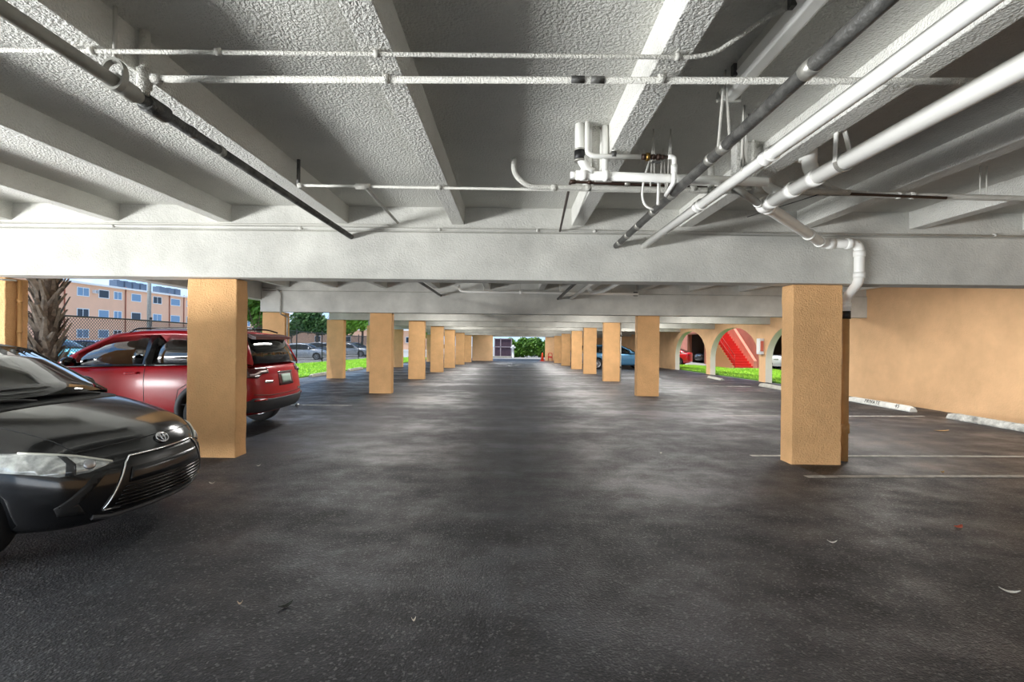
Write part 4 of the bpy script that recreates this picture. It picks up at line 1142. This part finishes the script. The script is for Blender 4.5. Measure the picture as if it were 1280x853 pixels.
# ------------------------------------------------------------------ chain link fence
FX = -14.5
t = thing('chain_link_fence', 'dark chain link fence on slim posts beyond the lawn', 'fence', (FX, 15, 0))
fm = mat('fence_wire', rgb(40,42,46), .5, .4); fp = mat('fence_post', rgb(40,42,46), .5, .4)
ft = 2.2
ys = [15.4-4.5*6+4.5*i for i in range(0, 18)]
bm = BM()
def zf(y): return zo(y)-.03
y0_, y1_ = ys[0], ys[-1]; sp_ = .115; n = int((y1_-y0_+ft)/sp_)
for dr in (1, -1):
    for i in range(n):
        ya = y0_-ft*(dr > 0)+i*sp_ if dr > 0 else y0_+i*sp_
        yb_ = ya+dr*ft; za, zb2 = .05, ft
        if ya < y0_: za += (y0_-ya); ya = y0_
        if yb_ < y0_: zb2 -= (y0_-yb_); yb_ = y0_
        if yb_ > y1_: zb2 -= (yb_-y1_); yb_ = y1_
        if ya > y1_: za += (ya-y1_); ya = y1_
        if zb2-za < .05: continue
        a, b = Vector((FX, ya, za+zf(ya))), Vector((FX, yb_, zb2+zf(yb_)))
        tube(bm, [a, b], .008, 3, cap=False)
obj('chain_link_mesh', bm, fm, t)
bm = BM(); tube(bm, [(FX, y, ft+zf(y)) for y in (y0_, 19, 24.5, 30, 37.8, 46, y1_)], .025, 8); obj('top_rail', bm, fp, t)
for y in ys:
    bm = BM(); tube(bm, [(FX, y, zf(y)), (FX, y, ft+.08+zf(y))], .038, 10); bmesh.ops.create_uvsphere(bm, u_segments=10, v_segments=6, radius=.05, matrix=Matrix.Translation((FX, y, ft+.1+zf(y)))); obj('post', bm, fp, t)

# ------------------------------------------------------------------ apartment block beyond the lot
PNK = mat('pink_stucco', rgb(240,192,160), .9, var=.07, vscale=.3)
t = thing('apartment_building', 'long peach three storey apartment block beyond the fence', 'building', (-59, 80, 0))
bx_ = -59.0
bm = BM(); bxr(bm, -71, bx_, 62.7, 128, -.5, 8.7); obj('wall', bm, PNK, t)
bm = BM(); bxr(bm, -71, bx_+1.2, 57.5, 62.8, -.5, 8.7); obj('side_wing', bm, PNK, t)
bm = BM(); bxr(bm, -71.5, bx_+.45, 62.3, 128.5, 8.7, 8.95); obj('roof_edge', bm, mat('roof_white', rgb(240,240,236), .7), t)
bm = BM(); bxr(bm, -71.5, bx_+1.7, 57, 62.8, 8.7, 8.95); obj('roof_edge', bm, bpy.data.materials['roof_white'], t)
WG = mat('window_blue', rgb(120,150,178), .15, .2); WD = mat('window_dark', rgb(44,54,66), .15, .2); WW = mat('window_white', rgb(230,236,240), .5)
def bwin(px0, px1, row, g, split=1, zc=None):
    ya, yb = 59*620/(640-px0), 59*620/(640-px1); y0, y1 = min(ya, yb), max(ya, yb)
    zc = {0: 7.65, 1: 4.75, 2: 1.9}[row]; h = .52
    bm = BM(); f = .09
    bxr(bm, bx_, bx_+.06, y0, y1, zc-h-f, zc-h); bxr(bm, bx_, bx_+.06, y0, y1, zc+h, zc+h+f); bxr(bm, bx_, bx_+.06, y0-f, y0, zc-h-f, zc+h+f); bxr(bm, bx_, bx_+.06, y1, y1+f, zc-h-f, zc+h+f)
    for k in range(1, split+1): yy = lerp(y0, y1, k/(split+1)); bxr(bm, bx_, bx_+.05, yy-.04, yy+.04, zc-h, zc+h)
    w = obj('window_frame', bm, WW, t)
    bm = BM(); bxr(bm, bx_-.02, bx_+.02, y0, y1, zc-h, zc+h)
    for k in range(1, 4): zz = zc-h+2*h*k/4; bxr(bm, bx_, bx_+.03, y0, y1, zz-.02, zz+.02)
    obj('pane', bm, g, w)
for row in range(3):
    for i, (a, b) in enumerate(((96,110),(123,135),(142,151),(164,175),(191,201),(213,224),(233,240),(248,256),(266,274),(288,295),(306,312))):
        bwin(a, b, row, WG if (i+row) % 3 != 1 else WD, 1 if i % 2 == 0 else 0)
for px in (79.5, 156, 211, 229, 262, 300):
    y = 59*620/(640-px)
    if y < 62.9: y = 63.1
    bm = BM(); tube(bm, [(bx_+.09, y, -.3), (bx_+.09, y, 9.1)], .07, 8); obj('drain_pipe', bm, mat('drain_rust', rgb(150,84,62), .7), t)
# roof units
ACM = mat('roof_unit_grey', rgb(96,112,132), .5, .3)
def acunit(y, x, lab, w=1.3, h=1.1):
    a = thing('air_conditioner', lab, 'air conditioner', (x, y, 8.95), 0, 'roof air conditioners')
    bm = BM(); bxr(bm, x-.6, x+.6, y-w/2, y+w/2, 9.02, 8.95+h); obj('cabinet', bm, ACM, a, bevel=.04)
    for k in range(5):
        pass
    bm = BM(); lathe(bm, [(.42, 0), (.42, .06), (.36, .08), (0, .08)], Matrix.Translation((x, y, 8.95+h)), 16); obj('fan_guard', bm, WD, a)
    bm = BM()
    for sx in (-.5, .5): bxr(bm, x+sx-.05, x+sx+.05, y-w/2, y+w/2, 8.95, 9.03)
    obj('feet', bm, WD, a)
acs = [75.0, 76.6, 78.2, 79.8, 84.0, 86.2, 88.0, 95]
nm_ = ['nearest', 'second', 'third', 'fourth', 'fifth', 'sixth', 'seventh', 'eighth']
for y, q in zip(acs, nm_): acunit(y, -59.9, f'grey roof air conditioner, {q} along the apartment block roof edge'.replace('nearest', 'first'))
a = thing('window_unit', 'white window air conditioner under the top row of apartment windows', 'air conditioner', (bx_, 70.3, 7.9))
bm = BM(); bxr(bm, bx_+.02, bx_+.5, 69.6, 70.2, 7.6, 8.05); obj('housing', bm, WW, a, bevel=.03)
bm = BM()
for k in range(5): bxr(bm, bx_+.49, bx_+.52, 69.65, 70.15, 7.65+.08*k, 7.68+.08*k)
obj('grille', bm, WD, a)
# light poles
t = thing('utility_pole', 'grey concrete utility pole in front of the apartment block', 'pole', (W(186, 430, 50).x, 50, 0))
xq = W(186, 430, 50).x
bm = BM(); tube(bm, [(xq, 50, -.4), (xq, 50, 11)], .2, 12, rs=[.2, .14]); obj('shaft', bm, MAT['concrete'], t)
bm = BM(); tube(bm, [(xq, 50, 8.6), (xq+1.6, 50, 9.0)], .05, 8); box(bm, (xq+1.8, 50, 9.0), (.7, .3, .14)); obj('lamp_arm', bm, MAT['band'], t)

t = thing('low_building', 'low peach one storey building behind the parked cars of the lot', 'building', (-38, 98, 0))
bm = BM(); bxr(bm, -57.5, -18, 98, 106, -.5, 3.3); obj('wall', bm, PNK, t)
bm = BM(); bxr(bm, -57.8, -17.7, 97.6, 106.3, 3.3, 3.6); obj('roof_edge', bm, bpy.data.materials['roof_white'], t)
for k in range(7):
    bm = BM(); bxr(bm, -57+6*k, -55.8+6*k, 97.94, 98.05, .9, 2.1); w = obj('window_frame', bm, WW, t)
    bm = BM(); bxr(bm, -56.9+6*k, -55.9+6*k, 97.92, 98.0, 1.0, 2.0); obj('pane', bm, WD, w)

# ------------------------------------------------------------------ trees
BARK = mat('bark', rgb(110,92,76), .95, var=.4, vscale=8, bump=.8, bscale=20)
def leafmat(n, a, b): return mat(n, a, .6, var=.2, vscale=1.5, col2=b)
LG = [leafmat('leaf_dark', rgb(74,112,52), rgb(36,68,28)), leafmat('leaf_mid', rgb(120,164,62), rgb(64,110,34)), leafmat('leaf_bright', rgb(150,196,66), rgb(92,146,40))]
def foliage(bm, blobs, n, size):
    tot = sum(r[0]*r[1]*r[2] for _, r in blobs)
    for c, r in blobs:
        for _ in range(int(n*r[0]*r[1]*r[2]/tot)):
            d = Vector((R.gauss(0, 1), R.gauss(0, 1), R.gauss(0, 1))).normalized()*(R.random()**.4)
            p = Vector(c)+Vector((d.x*r[0], d.y*r[1], d.z*r[2]))
            q = Vector((R.gauss(0, 1), R.gauss(0, 1), R.gauss(0, 1))).normalized(); s = q.orthogonal().normalized(); u = q.cross(s)
            l, w = size*R.uniform(.7, 1.3), size*.45
            bm.faces.new([bm.verts.new(p+x) for x in (-s*l, -u*w, s*l, u*w)])
def tree(name, label, x, y, h, r, m, n=2600, trunk_h=.4, size=.28, cat='tree', group=None, base=None):
    z = zo(y)-.03 if base is None else base
    t = thing(name, label, cat, (x, y, z), 0, group)
    bm = BM(); tube(bm, [(x, y, z-.05), (x+.05*h*R.uniform(-1, 1), y, z+h*trunk_h), (x, y, z+h*.75)], .2, 10, rs=[.045*h*.6, .03*h*.6, .012*h*.6])
    for k in range(5):
        a = R.uniform(0, 2*PI); tube(bm, [(x, y, z+h*trunk_h*.9), (x+math.cos(a)*r*.6, y+math.sin(a)*r*.6, z+h*.75)], .05, 6, rs=[.012*h*.6, .005*h*.6])
    obj('trunk', bm, BARK, t)
    bm = BM(); blobs = []
    for k in range(9):
        a = R.uniform(0, 2*PI); q = r*R.uniform(.2, .65)
        blobs.append(((x+math.cos(a)*q, y+math.sin(a)*q, z+h*R.uniform(trunk_h+.12, .86)), (r*R.uniform(.4, .55), r*R.uniform(.4, .55), h*(1-trunk_h)*R.uniform(.22, .3))))
    foliage(bm, blobs, n, size); obj('crown', bm, m, t)
    return t
tree('shade_tree', 'dark round tree in the lot over the silver sedan', P(396, 62), 62, 6.6, 3.0, LG[0], 3400)
tree('shade_tree', 'light green tree standing next to the dark round tree', P(428, 70), 70, 6.4, 2.6, LG[1], 2600)
tree('shade_tree', 'bright green tree hanging over the fence between two columns', P(452, 66), 66, 7.5, 3.6, LG[2], 3400, trunk_h=.42)
tree('shade_tree', 'broad bright tree further along the lot edge', P(477, 76), 76, 8, 3.8, LG[1], 2600)
tree('shade_tree', 'tall green tree just behind the wide peach column', P(321, 40), 40, 6.5, 2.0, LG[1], 2600, trunk_h=.3)
tree('shade_tree', 'small dark tree low beside the apartment wing', P(365, 80), 80, 5.5, 2.4, LG[0], 2000)
tree('shrub', 'dark green bush at the foot of the palm trunk', -13.2, 12.2, 2.1, .9, LG[0], 1600, trunk_h=.1, size=.14, cat='shrub')
tree('shade_tree', 'yellow green tree between the third and fourth inner columns', P(538, 75), 75, 5.2, 1.8, LG[2], 1500)
# palm trunk with old frond boots
px_, py_ = -10.25, 10.9
t = thing('palm_tree', 'rough palm trunk with criss-cross frond stubs between column and fence', 'palm tree', (px_, py_, 0))
bm = BM(); tube(bm, [(px_, py_, -.05), (px_+.03, py_, 2.5), (px_-.05, py_, 5.4)], .2, 14, rs=[.21, .19, .17]); obj('trunk', bm, mat('palm_bark', rgb(84,74,64), .95, var=.4, vscale=12, bump=.8, bscale=25), t)
bm = BM(); k = 0
PB = mat('palm_boot', rgb(112,102,90), .9, var=.5, vscale=9)
z = .1
while z < 5.2:
    for j in range(7):
        a = 2*PI*j/7+k*.45+R.uniform(-.35, .35); k_ = R.uniform(.6, 1.7); sw = R.choice((-1, 1))*R.uniform(.05, .22); z_ = z+R.uniform(-.06, .06)
        c, s = math.cos(a), math.sin(a); b0 = Vector((px_+c*.17, py_+s*.17, z_)); tip = b0+Vector((c*.15*k_-s*sw, s*.15*k_+c*sw, .32*k_))
        tg = Vector((-s, c, 0)); nn = Vector((c, s, 0))
        vs = [bm.verts.new(v) for v in (b0-tg*.085, b0+tg*.085, b0+nn*.04, tip-tg*.035, tip+tg*.035, tip+nn*.02)]
        for f in ((0,1,4,3),(1,2,5,4),(2,0,3,5),(3,4,5),(0,2,1)): bm.faces.new([vs[i] for i in f])
    z += .15; k += 1
obj('frond_stubs', bm, PB, t)
bm = BM()
for j in range(13):
    a = 2*PI*j/13; c, s = math.cos(a), math.sin(a); el = R.uniform(.1, 1.0)
    for i in range(26):
        u = i/26; d = .3+2.2*u; p = Vector((px_+c*d*math.cos(el*.6), py_+s*d*math.cos(el*.6), 5.4+d*math.sin(el)*.8-.42*d*d*.6)); tg = Vector((-s, c, 0))
        for sg in (1, -1):
            l = .55*math.sin(PI*min(.95, u+.12)); e = p+tg*sg*l+Vector((c*.2, s*.2, -.15))
            bm.faces.new([bm.verts.new(v) for v in (p, p+Vector((c*.05, s*.05, 0)), e)])
obj('fronds', bm, LG[1], t)

# ------------------------------------------------------------------ far end: gate, hedge, post, cone
yh = 57.5; zz = zo(60)-.03
bm = BM()
t = thing('hedge', 'dense green hedge closing the far end of the drive', 'hedge', (2.2, yh, zz))
foliage(bm, [((x, yh+R.uniform(-.2, .3), zz+R.uniform(.45, 1.7)), (.75, .7, .62)) for x in [-.2+.5*i for i in range(14)] for _ in range(3)], 22000, .17)
obj('foliage', bm, leafmat('hedge_leaf', rgb(112,158,54), rgb(52,98,26)), t)
bm = BM()
for i in range(14): tube(bm, [(-.2+.5*i, yh, zz-.02), (-.2+.5*i+R.uniform(-.1, .1), yh, zz+1.3)], .03, 6)
obj('stems', bm, BARK, t)
yg = 56.0
t = thing('gate', 'dark purple gate with pale frame at the far end of the drive', 'gate', (-.95, yg, zz))
bm = BM(); bxr(bm, -1.92, -.05, yg, yg+.05, zz+.12, zz+2.1); obj('panel', bm, mat('gate_purple', rgb(84,66,82), .7, var=.3, vscale=3), t)
bm = BM()
for x in (-1.95, -1.28, -.05): bxr(bm, x-.05, x+.05, yg-.05, yg+.08, zz, zz+2.2)
for z in (.12, 1.2, 2.12): bxr(bm, -1.95, -.05, yg-.05, yg+.08, zz+z-.04, zz+z+.04)
obj('frame', bm, mat('gate_frame', rgb(176,166,176), .6), t)
t = tag(obj('curb_slab', (lambda b: (bxr(b, -2.4, .3, yg-.9, yg-.3, zz, zz+.16), b)[1])(BM()), MAT['concrete'], loc=(-1, yg-.6, zz), bevel=.02), 'low grey concrete kerb in front of the purple gate', 'kerb')
t = thing('hydrant', 'white standpipe between the purple gate and the hedge', 'standpipe', (.12, 55.2, zz))
bm = BM(); lathe(bm, [(.16, 0), (.16, .06), (.11, .08), (.11, 1.0), (.17, 1.05), (.17, 1.3), (.11, 1.38), (0, 1.45)], Matrix.Translation((.12, 55.2, zz)), 16); obj('barrel', bm, WW, t)
bm = BM(); tube(bm, [(-.15, 55.2, zz+1.15), (.40, 55.2, zz+1.15)], .08, 12); obj('outlet', bm, WW, t)
xc, yc = W(678, 440, 46.5).x, 46.5
t = thing('traffic_cone', 'orange traffic cone standing before the hedge beside the last column', 'traffic cone', (xc, yc, zo(yc)))
OR = mat('cone_orange', rgb(232,74,40), .5)
bm = BM(); lathe(bm, [(.16, .03), (.05, .78), (.03, .80), (0, .80)], Matrix.Translation((xc, yc, zo(yc))), 20); obj('cone', bm, OR, t)
bm = BM(); bxr(bm, xc-.22, xc+.22, yc-.22, yc+.22, zo(yc), zo(yc)+.035); obj('base', bm, OR, t, bevel=.01)
xb, yb = W(688, 440, 46).x, 46.3
t = thing('barrier', 'small red barrier leaning by the last arch-side column', 'barrier', (xb, yb, zo(yb)))
bm = BM(); tube(bm, [(xb-.18, yb, zo(yb)), (xb-.18, yb, zo(yb)+.75), (xb+.18, yb, zo(yb)+.75), (xb+.18, yb, zo(yb))], .03, 8, rad=.1); obj('hoop', bm, mat('barrier_red', rgb(206,48,52), .5), t)
bm = BM(); bxr(bm, xb-.18, xb+.18, yb-.012, yb+.012, zo(yb)+.32, zo(yb)+.46); obj('rail', bm, bpy.data.materials['barrier_red'], t)

# ------------------------------------------------------------------ courtyard through the arches
SAL = mat('salmon_stucco', rgb(228,150,128), .95, var=.12, vscale=1.2, bump=.8, bscale=18)
STR = mat('stair_red', rgb(206,44,34), .7, var=.12, vscale=3)
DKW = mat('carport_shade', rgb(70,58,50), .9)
cx_ = 17.1
t = thing('courtyard_building', 'salmon stucco building across the courtyard behind the arches', 'building', (cx_, 40, 0))
def cz(y): return zo(y)-.05
bm = BM()
for ya, yb, z0, z1 in ((5, 29.3, -.4, 7), (29.3, 34.4, 2.35, 7), (34.4, 43.9, -.4, 7), (43.9, 48.2, 2.3, 7), (48.2, 75, -.5, 7)):
    bxr(bm, cx_, cx_+.3, ya, yb, z0, z1)
bxr(bm, cx_+9, cx_+9.3, 5, 75, -.5, 7); bxr(bm, cx_, cx_+9.3, 5, 75, 7, 7.3)
obj('wall', bm, SAL, t)
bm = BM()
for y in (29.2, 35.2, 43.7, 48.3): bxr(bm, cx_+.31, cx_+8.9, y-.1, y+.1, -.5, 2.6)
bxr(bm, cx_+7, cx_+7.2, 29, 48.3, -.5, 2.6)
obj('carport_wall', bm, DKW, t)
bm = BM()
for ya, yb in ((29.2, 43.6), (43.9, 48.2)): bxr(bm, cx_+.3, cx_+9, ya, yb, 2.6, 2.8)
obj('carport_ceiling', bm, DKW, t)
bm = BM()
for y in (43.9, 48.2): bxr(bm, cx_-.04, cx_+.34, y-.1, y+.1, -.4, 2.4)
bxr(bm, cx_-.04, cx_+.34, 43.8, 48.3, 2.3, 2.45); obj('opening_frame', bm, mat('frame_brown', rgb(150,96,70), .8), t)
# staircase
t = thing('staircase', 'red painted outdoor staircase with sloped salmon side wall seen through an arch', 'staircase', (15.6, 34, 0))
y0s, n, rise, going = 33.4, 15, .172, .285
bm = BM()
z0s = cz(33)
for i in range(n):
    bxr(bm, 14.98, 16.25, y0s+i*going, y0s+(i+1)*going+.02, z0s, z0s+(i+1)*rise)
obj('steps', bm, STR, t)
bm = BM(); pr = []
poly = []
for i in range(n): poly += [(14.9, y0s+i*going-.03, z0s+i*rise+.03), (14.9, y0s+i*going-.03, z0s+(i+1)*rise+.03)]
poly += [(14.9, y0s+n*going, z0s+n*rise+.03), (14.9, y0s+n*going, z0s)]
prism(bm, poly, (.08, 0, 0)); obj('stringer', bm, mat('stringer_tan', rgb(206,150,110), .9), t)
bm = BM()
prism(bm, [(16.25, y0s-.1, z0s), (16.25, y0s-.1, z0s+.55), (16.25, y0s+n*going, z0s+n*rise+1.1), (16.25, y0s+n*going, z0s)], (.2, 0, 0)); obj('side_wall', bm, SAL, t)
bm = BM(); bxr(bm, 14.9, cx_, y0s+n*going, y0s+n*going+1.6, 2.1, 2.25+.1); obj('landing', bm, STR, t)
bm = BM()
for off in (0, .42): tube(bm, [(15.0, y0s, z0s+.5+off), (15.0, y0s+n*going, z0s+n*rise+.5+off)], .022, 8)
for i in range(0, n+1, 3): tube(bm, [(15.0, y0s+i*going, z0s+i*rise), (15.0, y0s+i*going, z0s+i*rise+.95)], .018, 8)
obj('handrail', bm, mat('rail_red', rgb(168,52,44), .6), t)
# sloped buttress wall next to it
bm = BM(); bxr(bm, 14.4, 17.1, 32.6, 33.38, z0s-.02, z0s+.06); tag(obj('entry_slab', bm, MAT['concrete'], loc=(15.6, 33, z0s)), 'pale concrete slab at the foot of the red staircase', 'slab')
# cabinet on the pier
t = thing('extinguisher_cabinet', 'small white cabinet with a red edge on the pier between arches', 'extinguisher cabinet', (WX0, 19.45, 1.4))
bm = BM(); bxr(bm, WX0-.16, WX0, 19.31, 19.60, 1.08, 1.70); obj('cabinet', bm, WW, t, bevel=.015)
bm = BM(); bxr(bm, WX0-.15, WX0-.03, 19.295, 19.312, 1.2, 1.6); obj('side_panel', bm, mat('cab_red', rgb(220,120,100), .6), t)
bm = BM(); bxr(bm, WX0-.172, WX0-.158, 19.34, 19.57, 1.12, 1.66); obj('door', bm, bpy.data.materials['roof_white'], t, bevel=.01)

# ------------------------------------------------------------------ light
def world():
    w = bpy.data.worlds.new('sky'); SC.world = w; w.use_nodes = True
    nt = w.node_tree; N = nt.nodes; L = nt.links; bg = N['Background']
    tc = N.new('ShaderNodeTexCoord'); sp = N.new('ShaderNodeSeparateXYZ'); L.new(tc.outputs['Generated'], sp.inputs[0])
    r = N.new('ShaderNodeValToRGB'); e = r.color_ramp.elements
    e[0].position = 0; e[0].color = (.50, .72, .98, 1); e[1].position = .5; e[1].color = (.22, .46, .88, 1)
    L.new(sp.outputs['Z'], r.inputs['Fac'])
    n = N.new('ShaderNodeTexNoise'); n.inputs['Scale'].default_value = 4.5; n.inputs['Detail'].default_value = 6
    L.new(tc.outputs['Generated'], n.inputs['Vector'])
    cr = N.new('ShaderNodeValToRGB'); cr.color_ramp.elements[0].position = .50; cr.color_ramp.elements[1].position = .64
    L.new(n.outputs['Fac'], cr.inputs['Fac'])
    mx = N.new('ShaderNodeMix'); mx.data_type = 'RGBA'
    L.new(cr.outputs['Color'], mx.inputs[0]); L.new(r.outputs['Color'], mx.inputs[6]); mx.inputs[7].default_value = (.98, .98, 1, 1)
    L.new(mx.outputs[2], bg.inputs['Color']); bg.inputs['Strength'].default_value = 1.35
world()
def area(name, loc, size, sizey, rot, power, col=(1, .98, .95)):
    l = bpy.data.lights.new(name, 'AREA'); l.shape = 'RECTANGLE'; l.size = size; l.size_y = sizey; l.energy = power; l.color = col
    o = bpy.data.objects.new(name, l); C.objects.link(o); o.location = loc; o.rotation_euler = rot; return o
s = bpy.data.lights.new('sun', 'SUN'); s.energy = 5.2; s.angle = .01; s.color = (1, .96, .88)
so = bpy.data.objects.new('sun', s); C.objects.link(so)
so.rotation_euler = Vector((.15, .14, -.95)).to_track_quat('-Z', 'Y').to_euler()
# added area lamps standing in for daylight from the open side and rear end
area('daylight_fill_side', (-9.8, -2.0, .5), 8.0, .9, (math.radians(107), 0, math.radians(-90)), 2000, (.97, .99, 1))
area('daylight_fill_side', (-11.5, 5.0, .6), 6.0, .9, (math.radians(104), 0, math.radians(-90)), 420, (.97, .99, 1))
area('daylight_fill_rear', (.5, -9, 1.2), 15, 2.0, (math.radians(94), 0, 0), 300, (.97, .99, 1))
# added fill lamps without fixtures, hidden behind the beams, to brighten the far bays
def bay_fill(x, y, power):
    l = bpy.data.lights.new('bay_fill', 'AREA'); l.shape = 'RECTANGLE'; l.size = .3; l.size_y = 2.4; l.energy = power; l.color = (1, .98, .94)
    o = bpy.data.objects.new('bay_fill', l); C.objects.link(o); o.location = (x, y, zo(y)+2.90); return o
for y, x, p in ((10, -2.8, 34), (10, 2.9, 34), (10, 7.0, 40), (16.5, -2.8, 34), (16.5, 2.9, 34), (16.5, 7, 44), (21.6, -2.8, 34), (21.6, 2.9, 34), (21.6, 7, 46), (26.7, -2.8, 36), (26.7, 2.9, 36), (26.7, 7, 46), (32, -2.8, 38), (32, 2.9, 38), (38, -2.8, 38), (38, 2.9, 38), (43.5, -.6, 30), (44, 2.9, 38)):
    bay_fill(x, y, p*3.9)

# ------------------------------------------------------------------ camera
cam = bpy.data.cameras.new('camera'); co = bpy.data.objects.new('camera', cam); C.objects.link(co)
cam.sensor_width = 36; cam.lens = FOC/1280*36; cam.clip_end = 400; cam.clip_start = .05
co.matrix_world = Matrix.Translation((0, 0, EYE)) @ Matrix.Rotation(math.radians(90), 4, 'X') @ Matrix.Rotation(ROLL, 4, 'Z')
SC.camera = co
SC.view_settings.view_transform = 'Standard'; SC.view_settings.look = 'None'; SC.view_settings.gamma = 1; SC.view_settings.exposure = .12
SC.view_settings.use_curve_mapping = False
SC.cycles.max_bounces = 8; SC.cycles.diffuse_bounces = 4; SC.cycles.transparent_max_bounces = 12
SC.cycles.use_denoising = True
